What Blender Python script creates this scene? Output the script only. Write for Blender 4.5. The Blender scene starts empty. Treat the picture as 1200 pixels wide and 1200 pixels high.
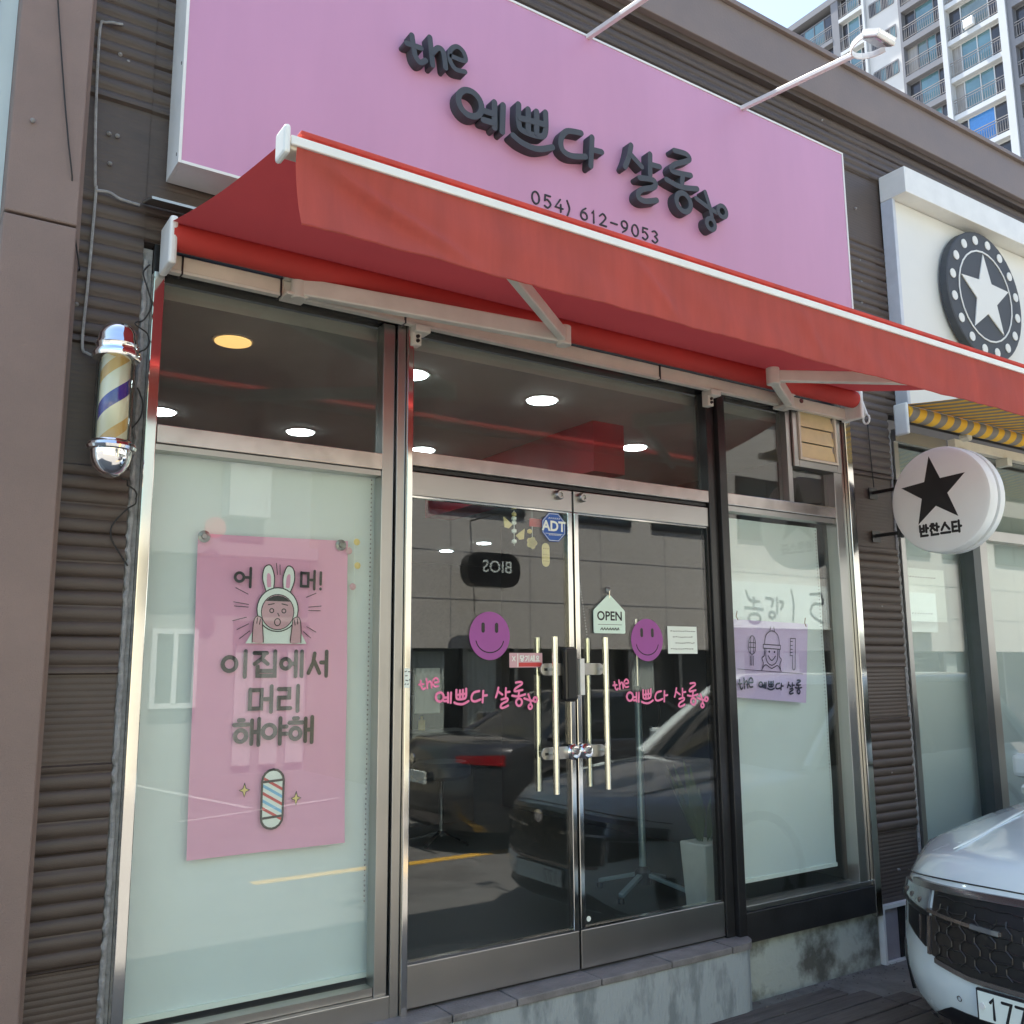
import bpy, bmesh, math, random
from mathutils import Vector, Matrix
random.seed(7)
PI = math.pi
sc = bpy.context.scene
COL = sc.collection

# ------------------------------------------------------------------ camera
def make_camera():
    yaw, pitch, roll = math.radians(33.89), math.radians(9.41), math.radians(-0.4)
    fw = Vector((math.sin(yaw)*math.cos(pitch), math.cos(yaw)*math.cos(pitch), math.sin(pitch)))
    ri = Vector((math.cos(yaw), -math.sin(yaw), 0)); up = ri.cross(fw)
    r2 = ri*math.cos(roll)+up*math.sin(roll); u2 = -ri*math.sin(roll)+up*math.cos(roll)
    cd = bpy.data.cameras.new('camera'); co = bpy.data.objects.new('camera', cd); COL.objects.link(co)
    m = Matrix((r2, u2, -fw)).transposed().to_4x4(); m.translation = Vector((0, -3.6, 1.7))
    co.matrix_world = m; cd.sensor_width = 36; cd.lens = 33.0; cd.clip_end = 2000; cd.clip_start = .05
    sc.camera = co
make_camera()

# ------------------------------------------------------------------ world, sun, exposure
SUN_EL, SUN_AZ = math.radians(67.5), math.radians(-8)      # sun behind the shops, a little to the right
W = bpy.data.worlds.new('World'); sc.world = W; W.use_nodes = True
nt = W.node_tree; nt.nodes.clear()
sky = nt.nodes.new('ShaderNodeTexSky'); sky.sky_type = 'NISHITA'; sky.sun_disc = False
sky.sun_elevation = SUN_EL; sky.sun_rotation = SUN_AZ; sky.dust_density = 1.2; sky.air_density = 1.0
bg = nt.nodes.new('ShaderNodeBackground'); bg.inputs[1].default_value = 0.095
wo = nt.nodes.new('ShaderNodeOutputWorld')
nt.links.new(sky.outputs[0], bg.inputs[0]); nt.links.new(bg.outputs[0], wo.inputs[0])
sd = bpy.data.lights.new('sun', 'SUN'); sd.energy = 4.8; sd.angle = math.radians(.5); sd.color = (1, .95, .87)
so = bpy.data.objects.new('sun', sd); COL.objects.link(so); so.location = (0, 8, 20)
sv = Vector((math.cos(SUN_EL)*math.sin(SUN_AZ), math.cos(SUN_EL)*math.cos(SUN_AZ), math.sin(SUN_EL)))
so.rotation_euler = sv.to_track_quat('Z', 'Y').to_euler()
sc.view_settings.view_transform = 'Standard'; sc.view_settings.look = 'None'
sc.view_settings.exposure = 2.17; sc.view_settings.gamma = 1
sc.cycles.max_bounces = 10; sc.cycles.transparent_max_bounces = 16; sc.cycles.glossy_bounces = 6

# ------------------------------------------------------------------ materials
MC = {}
def nd(nt, t, **k):
    n = nt.nodes.new(t)
    for a, b in k.items(): setattr(n, a, b)
    return n
def mat(name, rgb, rough=.6, metal=0, var=.12, scale=6, bump=0, bscale=80, dirt=None, stretch=None, emit=None, es=1, trans=0, coat=0, spec=.5, aniso=None):
    """principled with noise colour variation, optional bump and dirt colour"""
    if name in MC: return MC[name]
    m = bpy.data.materials.new(name); m.use_nodes = True; t = m.node_tree; b = t.nodes['Principled BSDF']
    b.inputs['Roughness'].default_value = rough; b.inputs['Metallic'].default_value = metal
    b.inputs['Specular IOR Level'].default_value = spec
    b.inputs['Coat Weight'].default_value = coat; b.inputs['Coat Roughness'].default_value = .05
    tc = nd(t, 'ShaderNodeTexCoord'); mp = nd(t, 'ShaderNodeMapping'); t.links.new(tc.outputs['Object'], mp.inputs[0])
    if stretch: mp.inputs['Scale'].default_value = stretch
    n = nd(t, 'ShaderNodeTexNoise'); n.inputs['Scale'].default_value = scale; n.inputs['Detail'].default_value = 6
    n.inputs['Roughness'].default_value = .6
    if metal > .5: n.inputs['Detail'].default_value = 1
    t.links.new(mp.outputs[0], n.inputs['Vector'])
    r = nd(t, 'ShaderNodeValToRGB'); t.links.new(n.outputs['Fac'], r.inputs[0])
    c = Vector(rgb); lo = c*(1-var); hi = c*(1+var)
    if dirt: lo = Vector(dirt)
    r.color_ramp.elements[0].position = .40 if dirt else .3; r.color_ramp.elements[1].position = .54 if dirt else .7
    r.color_ramp.elements[0].color = (*lo, 1); r.color_ramp.elements[1].color = (*[min(1, x) for x in hi], 1)
    t.links.new(r.outputs[0], b.inputs['Base Color'])
    if var and rough > .08 and metal < .5:
        mr = nd(t, 'ShaderNodeMapRange'); mr.inputs['To Min'].default_value = rough*.8; mr.inputs['To Max'].default_value = min(1, rough*1.25)
        t.links.new(n.outputs['Fac'], mr.inputs[0]); t.links.new(mr.outputs[0], b.inputs['Roughness'])
    if bump:
        n2 = nd(t, 'ShaderNodeTexNoise'); n2.inputs['Scale'].default_value = bscale; n2.inputs['Detail'].default_value = 4
        t.links.new(mp.outputs[0], n2.inputs['Vector'])
        bp = nd(t, 'ShaderNodeBump'); bp.inputs['Strength'].default_value = bump; bp.inputs['Distance'].default_value = .01
        t.links.new(n2.outputs['Fac'], bp.inputs['Height']); t.links.new(bp.outputs[0], b.inputs['Normal'])
    if emit: b.inputs['Emission Color'].default_value = (*emit, 1); b.inputs['Emission Strength'].default_value = es
    if trans: # thin cloth letting light through
        tr = nd(t, 'ShaderNodeBsdfTranslucent'); t.links.new(r.outputs[0], tr.inputs[0])
        mx = nd(t, 'ShaderNodeMixShader'); mx.inputs[0].default_value = trans
        o = t.nodes['Material Output']; t.links.new(b.outputs[0], mx.inputs[1]); t.links.new(tr.outputs[0], mx.inputs[2]); t.links.new(mx.outputs[0], o.inputs[0])
    MC[name] = m; return m
def glass_mat(name, tint=(.93, .97, .95), dust=.0, refl=1.0, ior=1.52):
    if name in MC: return MC[name]
    m = bpy.data.materials.new(name); m.use_nodes = True; t = m.node_tree; t.nodes.clear()
    o = nd(t, 'ShaderNodeOutputMaterial'); tr = nd(t, 'ShaderNodeBsdfTransparent'); tr.inputs[0].default_value = (*tint, 1)
    gl = nd(t, 'ShaderNodeBsdfGlossy'); gl.inputs['Roughness'].default_value = 0.0; gl.inputs[0].default_value = (refl, refl, refl, 1)
    g = nd(t, 'ShaderNodeNewGeometry'); mr = nd(t, 'ShaderNodeMapRange'); mr.inputs['To Min'].default_value = ior; mr.inputs['To Max'].default_value = 1/ior
    t.links.new(g.outputs['Backfacing'], mr.inputs[0]); fr = nd(t, 'ShaderNodeFresnel'); t.links.new(mr.outputs[0], fr.inputs[0])
    mx = nd(t, 'ShaderNodeMixShader'); t.links.new(fr.outputs[0], mx.inputs[0]); t.links.new(tr.outputs[0], mx.inputs[1]); t.links.new(gl.outputs[0], mx.inputs[2])
    last = mx
    if dust:
        tc = nd(t, 'ShaderNodeTexCoord'); n = nd(t, 'ShaderNodeTexNoise'); n.inputs['Scale'].default_value = 4; n.inputs['Detail'].default_value = 8
        t.links.new(tc.outputs['Object'], n.inputs['Vector'])
        m2 = nd(t, 'ShaderNodeMapRange'); m2.inputs['From Min'].default_value = .35; m2.inputs['From Max'].default_value = .75
        m2.inputs['To Min'].default_value = dust*.5; m2.inputs['To Max'].default_value = dust*1.6; t.links.new(n.outputs['Fac'], m2.inputs[0])
        df = nd(t, 'ShaderNodeBsdfDiffuse'); df.inputs[0].default_value = (.6, .6, .57, 1)
        m3 = nd(t, 'ShaderNodeMixShader'); t.links.new(m2.outputs[0], m3.inputs[0]); t.links.new(mx.outputs[0], m3.inputs[1]); t.links.new(df.outputs[0], m3.inputs[2]); last = m3
    t.links.new(last.outputs[0], o.inputs[0]); MC[name] = m; return m

M = dict(
 cladding=mat('brown_sheet_metal', (.074, .056, .048), .5, 0, .16, 5, .15, 120, stretch=(1, 1, 3)),
 pillar=mat('brown_composite_panel', (.215, .155, .135), .6, 0, .1, 3, .35, 300),
 coping=mat('brown_coping_metal', (.19, .15, .132), .5, 0, .1, 3, .1, 60),
 paleblue=mat('pale_blue_render', (.6, .7, .74), .7, 0, .06, 2),
 steel=mat('brushed_stainless', (.72, .71, .68), .1, 1, .03, 5),
 steel_dull=mat('dull_stainless', (.43, .425, .415), .34, 1, .05, 4),
 dustysteel=mat('dusty_stainless', (.52, .48, .46), .24, .85, .12, 16),
 darkframe=mat('dark_bronze_frame', (.025, .025, .026), .22, .2, .2, 4),
 blackbase=mat('black_stone_skirting', (.02, .02, .021), .4, 0, .3, 5, .1, 90),
 chrome=mat('polished_chrome', (.86, .86, .87), .04, 1, 0),
 brass=mat('satin_gold_steel', (.82, .81, .68), .16, 1, .06),
 black=mat('black_plastic', (.012, .012, .014), .3, 0, .1),
 rubber=mat('black_rubber', (.02, .02, .02), .7),
 white=mat('white_painted_metal', (.74, .75, .73), .4, 0, .07, 5, .03, 50),
 cream=mat('cream_painted_aluminium', (.66, .6, .5), .45, 0, .1, 5, .04, 60),
 armgrey=mat('off_white_arm_enamel', (.62, .6, .53), .4, 0, .1, 6, .04, 60),
 whitesign=mat('white_sign_panel', (.74, .75, .72), .5, 0, .05, 1.2),
 pink=mat('pink_sign_panel', (.535, .272, .43), .42, 0, .045, 1.6, stretch=(2, 1, .4)),
 letter=mat('slate_grey_letter_foam', (.05, .058, .07), .6, 0, .12, 9),
 letterprint=mat('black_print', (.012, .012, .014), .5),
 navy=mat('navy_print', (.008, .01, .035), .5),
 awning=mat('red_awning_cloth', (.50, .06, .052), .8, 0, .05, 2, .15, 300, trans=.45),
 valance=mat('faded_red_valance_cloth', (.52, .095, .075), .8, 0, .12, 3, .25, 300, stretch=(3.5, 1, .5), trans=.35),
 rollcloth=mat('red_roller_cloth', (.56, .055, .045), .75, 0, .1, 3, trans=.15),
 blind=mat('pale_green_blind_cloth', (.68, .765, .76), .85, 0, .03, 2),
 posterpink=mat('pink_poster_film', (.74, .37, .53), .6, 0, .04, 2),
 posterlilac=mat('lilac_poster_paper', (.60, .48, .72), .6, 0, .04, 2),
 purple=mat('purple_vinyl', (.33, .08, .32), .5, 0, .05),
 decalpink=mat('pink_vinyl', (.85, .22, .42), .5, 0, .05),
 bluesticker=mat('blue_sticker', (.02, .1, .42), .4, 0, .05),
 paper=mat('white_paper', (.78, .86, .8), .6, 0, .03),
 mint=mat('mint_white_board', (.68, .86, .76), .5, 0, .03),
 yellowcard=mat('yellow_card', (.62, .55, .25), .6),
 redprint=mat('red_print', (.6, .06, .06), .5), blueprint=mat('light_blue_print', (.2, .5, .75), .5),
 skin=mat('pale_pink_print', (.62, .38, .42), .6), goldprint=mat('gold_print', (.75, .6, .2), .5),
 concrete=mat('stained_concrete', (.36, .39, .35), .85, 0, .2, 3.2, .6, 40, dirt=(.12, .12, .1)),
 stepface=mat('streaked_blue_grey_concrete', (.30, .335, .345), .8, 0, .12, 6, .6, 50, dirt=(.2, .23, .24), stretch=(1.6, 1.6, .6)),
 steptile=mat('grey_step_tile', (.19, .18, .178), .6, 0, .25, 8, .4, 90),
 asphalt=mat('asphalt', (.125, .12, .112), .85, 0, .22, 3, .8, 160),
 cementpatch=mat('cement_patch', (.19, .18, .16), .85, 0, .3, 6, .6, 60),
 board=mat('weathered_dark_board', (.12, .105, .095), .75, 0, .4, 6, .7, 60, stretch=(.7, 9, 3)),
 linewhite=mat('worn_white_road_paint', (.4, .4, .385), .7, 0, .2, 12), lineyellow=mat('yellow_road_paint', (.62, .36, .04), .7, 0, .2, 12),
 carwhite=mat('white_car_paint', (.76, .85, .84), .25, 0, .02, 2, coat=1),
 carblack=mat('black_car_paint', (.03, .032, .036), .15, 0, .05, 2, coat=1),
 carglass=mat('tinted_car_glass', (.012, .016, .018), .04, 0, 0, spec=.8),
 satinmesh=mat('grille_hex_metal', (.045, .045, .045), .35, .5, 0), satin=mat('satin_dark_chrome', (.22, .2, .2), .25, .8, .05), lens=mat('clear_lamp_lens', (.16, .175, .185), .08, .2, .12, 12, coat=1),
 tail=mat('red_tail_lamp', (.3, .008, .012), .15, 0, .3, 25, emit=(1, .04, .06), es=.02, coat=1),
 tyre=mat('tyre_rubber', (.02, .02, .021), .8), rim=mat('alloy_rim', (.45, .46, .47), .25, .9),
 granite=mat('grey_granite', (.48, .455, .41), .6, 0, .3, 26),
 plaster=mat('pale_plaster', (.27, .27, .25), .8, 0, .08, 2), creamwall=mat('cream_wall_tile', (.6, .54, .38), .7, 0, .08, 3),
 darkglass=mat('dark_window_glass', (.03, .04, .042), .06, 0, 0, spec=.8),
 shadecurtain=mat('pale_shop_curtain', (.72, .74, .7), .9, 0, .12, 5, stretch=(14, 1, .3)), curtain=mat('white_curtain', (.5, .51, .49), .9, 0, .15, 5, stretch=(14, 1, .3)),
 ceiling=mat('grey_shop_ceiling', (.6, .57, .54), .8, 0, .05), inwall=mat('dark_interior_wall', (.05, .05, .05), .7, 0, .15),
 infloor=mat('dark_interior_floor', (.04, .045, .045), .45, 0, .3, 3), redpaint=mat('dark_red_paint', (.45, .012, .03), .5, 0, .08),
 aptwall=mat('white_apartment_render', (.6, .58, .54), .85, 0, .05, .4), aptgrey=mat('grey_apartment_render', (.2, .2, .21), .8, 0, .05, .4),
 aptlight=mat('pale_apartment_pier', (.56, .57, .56), .8, 0, .04, .4),
 aptglass=mat('apartment_blue_glass', (.1, .2, .22), .05, 0, .3, .5, spec=1), aptglass2=mat('apartment_grey_green_glass', (.13, .18, .17), .06, 0, .3, .5, spec=1), aptcurtain=mat('apartment_curtained_glass', (.32, .3, .27), .4, 0, .3, 3, stretch=(1, 6, .2)), aptdark=mat('apartment_dark_glass', (.05, .05, .055), .1, 0, .3, .5),
 aptblue=mat('apartment_bright_blue_glass', (.04, .2, .5), .05, 0, .1, spec=1), rail=mat('balcony_rail', (.3, .27, .24), .5, .3),
 yellowcloth=mat('yellow_awning_cloth', (.72, .42, .04), .8, trans=.2), greycloth=mat('grey_awning_cloth', (.2, .2, .19), .8, trans=.15),
 louvre=mat('cream_louvre_glass', (.68, .55, .3), .35, 0, .12, 6), hedge=mat('hedge_leaves', (.07, .1, .03), .7),
 wood=mat('brown_wood', (.2, .1, .05), .5), planter=mat('white_planter_ceramic', (.62, .66, .6), .5), cloth=mat('dark_leather', (.03, .035, .04), .4),
 glow_w=mat('cool_lamp_glow', (.9, .95, 1), .5, emit=(.82, .95, 1), es=9), glow_y=mat('warm_lamp_glow', (1, .8, .4), .5, emit=(1, .58, .2), es=.42),
 acrylic=mat('frosted_sign_acrylic', (.74, .76, .77), .3, 0, .02),
 mortar=mat('grey_sealant', (.27, .27, .275), .8, 0, .3, 30, .8, 50),
)
GL = glass_mat('shop_glass', (.95, .97, .96), .003, ior=1.52)
GLU = glass_mat('dusty_upper_glass', (.8, .82, .8), .03, ior=1.42)

# ------------------------------------------------------------------ geometry helpers
class MB:
    def __init__(s): s.v = []; s.f = []
    def add(s, vs, fs):
        o = len(s.v); s.v += [tuple(v) for v in vs]; s.f += [tuple(o+i for i in f) for f in fs]; return s
    def box(s, x0, x1, y0, y1, z0, z1):
        x0, x1 = min(x0, x1), max(x0, x1); y0, y1 = min(y0, y1), max(y0, y1); z0, z1 = min(z0, z1), max(z0, z1)
        return s.add([(x, y, z) for z in (z0, z1) for y in (y0, y1) for x in (x0, x1)],
            [(0, 2, 3, 1), (4, 5, 7, 6), (0, 1, 5, 4), (2, 6, 7, 3), (0, 4, 6, 2), (1, 3, 7, 5)])
    def beam(s, a, b, w, h, up=(0, 0, 1)):
        a, b = Vector(a), Vector(b); d = (b-a).normalized(); r = d.cross(Vector(up)).normalized()*w/2; u = r.cross(d).normalized()*h/2
        vs = [p+q for p in (a, b) for q in (-r-u, r-u, r+u, -r+u)]
        return s.add(vs, [(0, 1, 2, 3), (7, 6, 5, 4), (0, 4, 5, 1), (1, 5, 6, 2), (2, 6, 7, 3), (3, 7, 4, 0)])
    def tube(s, pts, r, n=8, caps=True):
        pts = [Vector(p) for p in pts]; rs = r if isinstance(r, (list, tuple)) else [r]*len(pts)
        rings = []; ref = None
        for i, p in enumerate(pts):
            d = (pts[min(i+1, len(pts)-1)]-pts[max(i-1, 0)]).normalized()
            if ref is None:
                ref = d.cross(Vector((0, 0, 1)));
                if ref.length < .1: ref = d.cross(Vector((1, 0, 0)))
            ref = (ref-d*ref.dot(d)).normalized(); b = d.cross(ref)
            rings.append([p+(ref*math.cos(2*PI*k/n)+b*math.sin(2*PI*k/n))*rs[i] for k in range(n)])
        fs = [(i*n+k, i*n+(k+1) % n, (i+1)*n+(k+1) % n, (i+1)*n+k) for i in range(len(pts)-1) for k in range(n)]
        if caps: fs += [tuple(range(n-1, -1, -1)), tuple((len(pts)-1)*n+k for k in range(n))]
        return s.add([v for R in rings for v in R], fs)
    def lathe(s, prof, c, axis='Z', n=28):
        c = Vector(c); vs = []
        for r, h in prof:
            for k in range(n):
                a = 2*PI*k/n; u, v = r*math.cos(a), r*math.sin(a)
                vs.append(c+Vector({'Z': (u, v, h), 'Y': (u, h, v), 'X': (h, u, v)}[axis]))
        m = len(prof); fs = [(i*n+k, i*n+(k+1) % n, (i+1)*n+(k+1) % n, (i+1)*n+k) for i in range(m-1) for k in range(n)]
        fs += [tuple(range(n)), tuple((m-1)*n+k for k in range(n))]
        return s.add(vs, fs)
    def prism(s, poly, y0, y1):               # polygon in (x,z), depth in y
        n = len(poly); vs = [(x, y0, z) for x, z in poly]+[(x, y1, z) for x, z in poly]
        return s.add(vs, [tuple(range(n)), tuple(range(2*n-1, n-1, -1))]+[(i, i+n, (i+1) % n+n, (i+1) % n) for i in range(n)])
    def grid(s, fn, nu, nv):
        vs = [fn(i/nu, j/nv) for j in range(nv+1) for i in range(nu+1)]
        return s.add(vs, [(j*(nu+1)+i, j*(nu+1)+i+1, (j+1)*(nu+1)+i+1, (j+1)*(nu+1)+i) for j in range(nv) for i in range(nu)])
    def mesh(s, name, m, smooth=False):
        me = bpy.data.meshes.new(name); me.from_pydata(s.v, [], s.f); me.materials.append(m)
        bm = bmesh.new(); bm.from_mesh(me); bmesh.ops.recalc_face_normals(bm, faces=bm.faces); bm.to_mesh(me); bm.free()
        if smooth: me.polygons.foreach_set('use_smooth', [True]*len(me.polygons))
        return me
    def build(s, name, m, parent=None, smooth=False, bevel=0, label=None):
        me = s.mesh(name, m, smooth)
        if smooth and smooth != 'all':
            try: me.set_sharp_from_angle(angle=math.radians(40))
            except Exception: pass
        o = bpy.data.objects.new(name, me); COL.objects.link(o)
        if parent: o.parent = parent
        off = Vector(); p = parent
        while p: off += p.location; p = p.parent
        if off.length: me.transform(Matrix.Translation(-off))
        if bevel:
            b = o.modifiers.new('bevel', 'BEVEL'); b.width = bevel; b.segments = 2; b.limit_method = 'ANGLE'
        if label: o['label'] = label
        return o
def tag(o, label, cat, group=None):
    o['label'] = label; o['category'] = cat
    if group: o['group'] = group
    return o
def thing(name, label, cat, loc=(0, 0, 0), group=None):
    o = bpy.data.objects.new(name, None); COL.objects.link(o); o.location = loc; o.empty_display_size = .1
    return tag(o, label, cat, group)
def struct(o): o['kind'] = 'structure'; return o
def box(x0, x1, y0, y1, z0, z1): return MB().box(x0, x1, y0, y1, z0, z1)

# stroke lettering ---------------------------------------------------
def smooth_path(p, k=6):
    if len(p) < 3: return p
    q = [p[0]]+list(p)+[p[-1]]; out = []
    for i in range(1, len(q)-2):
        for j in range(k):
            t = j/k; a, b, c, d = q[i-1], q[i], q[i+1], q[i+2]
            out.append(tuple(.5*((2*b[m])+(-a[m]+c[m])*t+(2*a[m]-5*b[m]+4*c[m]-d[m])*t*t+(-a[m]+3*b[m]-3*c[m]+d[m])*t**3) for m in (0, 1)))
    out.append(q[-2]); return out
def strokes(mb, sts, org, width, depth=.0006, ux=(1, 0, 0), uz=(0, 0, 1), n=(0, -1, 0), sx=1, sz=1, smooth=False, step=.0003):
    """sts: list of polylines in local (x,z), or ['O',cx,cz,r(,rz)]; prefix 'C' = smooth curve"""
    org, ux, uz, n = Vector(org), Vector(ux), Vector(uz), Vector(n); w = width/2
    P = lambda x, z, d: org+ux*x+uz*z+n*d
    for si, st in enumerate(sts):
        top = depth+si*step
        if st[0] == 'O':
            cx, cz, r = st[1]*sx, st[2]*sz, st[3]; rx = r*sx; rz = (st[4] if len(st) > 4 else r)*sz; k = 28; vs = []
            for rr, dd in ((-w, 0), (-w, top), (w, top), (w, 0)):
                vs += [P(cx+(rx+rr)*math.cos(2*PI*i/k), cz+(rz+rr)*math.sin(2*PI*i/k), dd) for i in range(k)]
            mb.add(vs, [(a*k+i, a*k+(i+1) % k, (a+1)*k+(i+1) % k, (a+1)*k+i) for a in range(3) for i in range(k)]); continue
        cur = smooth
        if st[0] == 'C': cur = True; st = st[1:]
        pts = [(x*sx, z*sz) for x, z in st]
        if cur: pts = smooth_path(pts)
        V = [Vector(p) for p in pts]
        clean = [V[0]]
        for v in V[1:]:
            if (v-clean[-1]).length > 1e-5: clean.append(v)
        V = clean
        if len(V) < 2: continue
        Lf, Rt = [], []
        for i, v in enumerate(V):
            a = (V[i]-V[i-1]).normalized() if i else (V[1]-V[0]).normalized(); b = (V[i+1]-V[i]).normalized() if i < len(V)-1 else a
            na, nb = Vector((-a.y, a.x)), Vector((-b.y, b.x)); m = (na+nb)
            m = m.normalized() if m.length > .2 else na
            s_ = w/max(.62, m.dot(na)); Lf.append(v+m*s_); Rt.append(v-m*s_)
        def cap(c, d):
            a0 = math.atan2(d.y, d.x); return [c+Vector((math.cos(a0+PI/2-PI*k/6), math.sin(a0+PI/2-PI*k/6)))*w for k in range(1, 6)]
        ce = cap(V[-1], (V[-1]-V[-2])); cs = cap(V[0], (V[0]-V[1]))
        out = Lf+ce+Rt[::-1]+cs; N = len(out); L = len(V)
        vs = [P(p.x, p.y, top) for p in out]+[P(p.x, p.y, 0) for p in out]
        fs = [(i, i+1, L+5+(L-2-i), L+5+(L-1-i)) for i in range(L-1)]
        fs.append(tuple(range(L-1, L+6))); fs.append(tuple(list(range(2*L+5, N))+[0, 2*L+4]))
        if depth > .002: fs += [(i, i+N, (i+1) % N+N, (i+1) % N) for i in range(N)]
        mb.add(vs, fs)
    return mb
def V_(x, a=0, b=1): return [(x, a), (x, b)]
G = {
 '어': [['O', .3, .5, .23], [(.6, .5), (.86, .5)], V_(.88)],
 '머': [[(.07, .86), (.5, .86), (.5, .14), (.07, .14), (.07, .88)], [(.62, .5), (.86, .5)], V_(.88)],
 '이': [['O', .28, .5, .25], V_(.86)],
 '집': [[(.08, .93), (.56, .93)], [(.5, .92), (.36, .7), (.1, .5)], [(.36, .7), (.6, .5)], V_(.88, .5, 1), [(.22, .4), (.22, .03), (.88, .03), (.88, .4)], [(.22, .22), (.88, .22)]],
 '에': [['O', .22, .5, .2], [(.47, .5), (.64, .5)], V_(.66), V_(.92)],
 '서': [[(.32, .92), (.26, .55), (.05, .12)], [(.3, .62), (.56, .12)], [(.62, .55), (.86, .55)], V_(.88)],
 '리': [[(.08, .88), (.52, .88), (.52, .54), (.1, .54), (.1, .12), (.58, .12)], V_(.88)],
 '해': [[(.2, .97), (.36, .97)], [(.03, .8), (.54, .8)], ['O', .28, .37, .2], V_(.67, .05, .95), [(.68, .5), (.9, .5)], V_(.93)],
 '야': [['O', .28, .5, .25], V_(.72), [(.74, .66), (.98, .66)], [(.74, .38), (.98, .38)]],
 '반': [V_(.08, .42, .97), V_(.5, .42, .97), [(.08, .42), (.5, .42)], [(.08, .7), (.5, .7)], V_(.78, .34, 1), [(.8, .68), (1, .68)], [(.15, .28), (.15, .02), (.9, .02)]],
 '찬': [[(.2, 1), (.4, 1)], [(.05, .84), (.56, .84)], [(.3, .84), (.05, .42)], [(.3, .7), (.56, .42)], V_(.78, .34, 1), [(.8, .68), (1, .68)], [(.15, .28), (.15, .02), (.9, .02)]],
 '스': [[(.5, .97), (.08, .36)], [(.5, .84), (.92, .36)], [(0, .06), (1, .06)]],
 '타': [[(.52, .92), (.08, .92), (.08, .1), (.56, .1)], [(.08, .5), (.5, .5)], V_(.78), [(.8, .5), (1, .5)]],
 '당': [[(.55, .93), (.08, .93), (.08, .52), (.56, .52)], V_(.78, .4, 1), [(.8, .7), (1, .7)], ['O', .5, .17, .24, .15]],
 '기': [[(.05, .88), (.52, .88), (.45, .45), (.1, .08)], V_(.86)],
 '세': [[(.28, .92), (.05, .12)], [(.22, .6), (.46, .12)], [(.48, .55), (.62, .55)], V_(.66), V_(.92)],
 '요': [['O', .5, .7, .26, .22], V_(.35, .12, .4), V_(.65, .12, .4), [(0, .06), (1, .06)]],
 '!': [V_(.5, .3, 1), [(.5, .02), (.5, .05)]],
 '0': [['O', .5, .5, .42, .48]],
 '1': [[(.2, .8), (.5, 1), (.5, 0)]], '7': [[(.05, .97), (.92, .97), (.4, 0)]],
 '2': [['C', (.08, .75), (.5, 1), (.88, .75), (.55, .38), (.08, .03)], [(.08, .03), (.92, .03)]],
 '3': [['C', (.1, .9), (.5, 1), (.82, .77), (.45, .55)], ['C', (.45, .55), (.88, .3), (.5, 0), (.06, .12)]],
 '4': [[(.65, 1), (.04, .3), (.96, .3)], V_(.7, 0, .6)],
 '5': [[(.86, .98), (.2, .98), (.14, .55)], ['C', (.14, .55), (.5, .64), (.88, .34), (.5, .0), (.1, .1)]],
 '6': [['C', (.75, .98), (.25, .68), (.08, .3)], ['O', .5, .3, .41, .3]],
 '9': [['C', (.25, .02), (.75, .32), (.92, .7)], ['O', .5, .7, .41, .3]],
 '-': [[(.08, .5), (.92, .5)]], ')': [['C', (.2, 1.1), (.65, .5), (.2, -.12)]],
}
def scale_glyph(g, x, z, w, h):
    out = []
    for st in G[g]:
        if st[0] == 'O': out.append(['O', x+st[1]*w, z+st[2]*h, st[3]*w, (st[4] if len(st) > 4 else st[3]*w/h)*h])
        elif st[0] == 'C': out.append(['C']+[(x+a*w, z+b*h) for a, b in st[1:]])
        else: out.append([(x+a*w, z+b*h) for a, b in st])
    return out
def font_mb(text, size, org, ux=(1, 0, 0), uz=(0, 0, 1), depth=.0006, n=(0, -1, 0), bold=0, sx=1):
    c = bpy.data.curves.new('t', 'FONT'); c.body = text; c.size = size; c.align_x = 'CENTER'; c.align_y = 'CENTER'; c.offset = bold; c.resolution_u = 3
    o = bpy.data.objects.new('t', c); me = o.to_mesh(); org, ux, uz, n = map(Vector, (org, ux, uz, n)); mb = MB()
    mb.add([org+ux*(v.co.x*sx)+uz*v.co.y+n*depth for v in me.vertices], [tuple(p.vertices) for p in me.polygons])
    o.to_mesh_clear(); bpy.data.objects.remove(o); bpy.data.curves.remove(c); return mb

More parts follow.
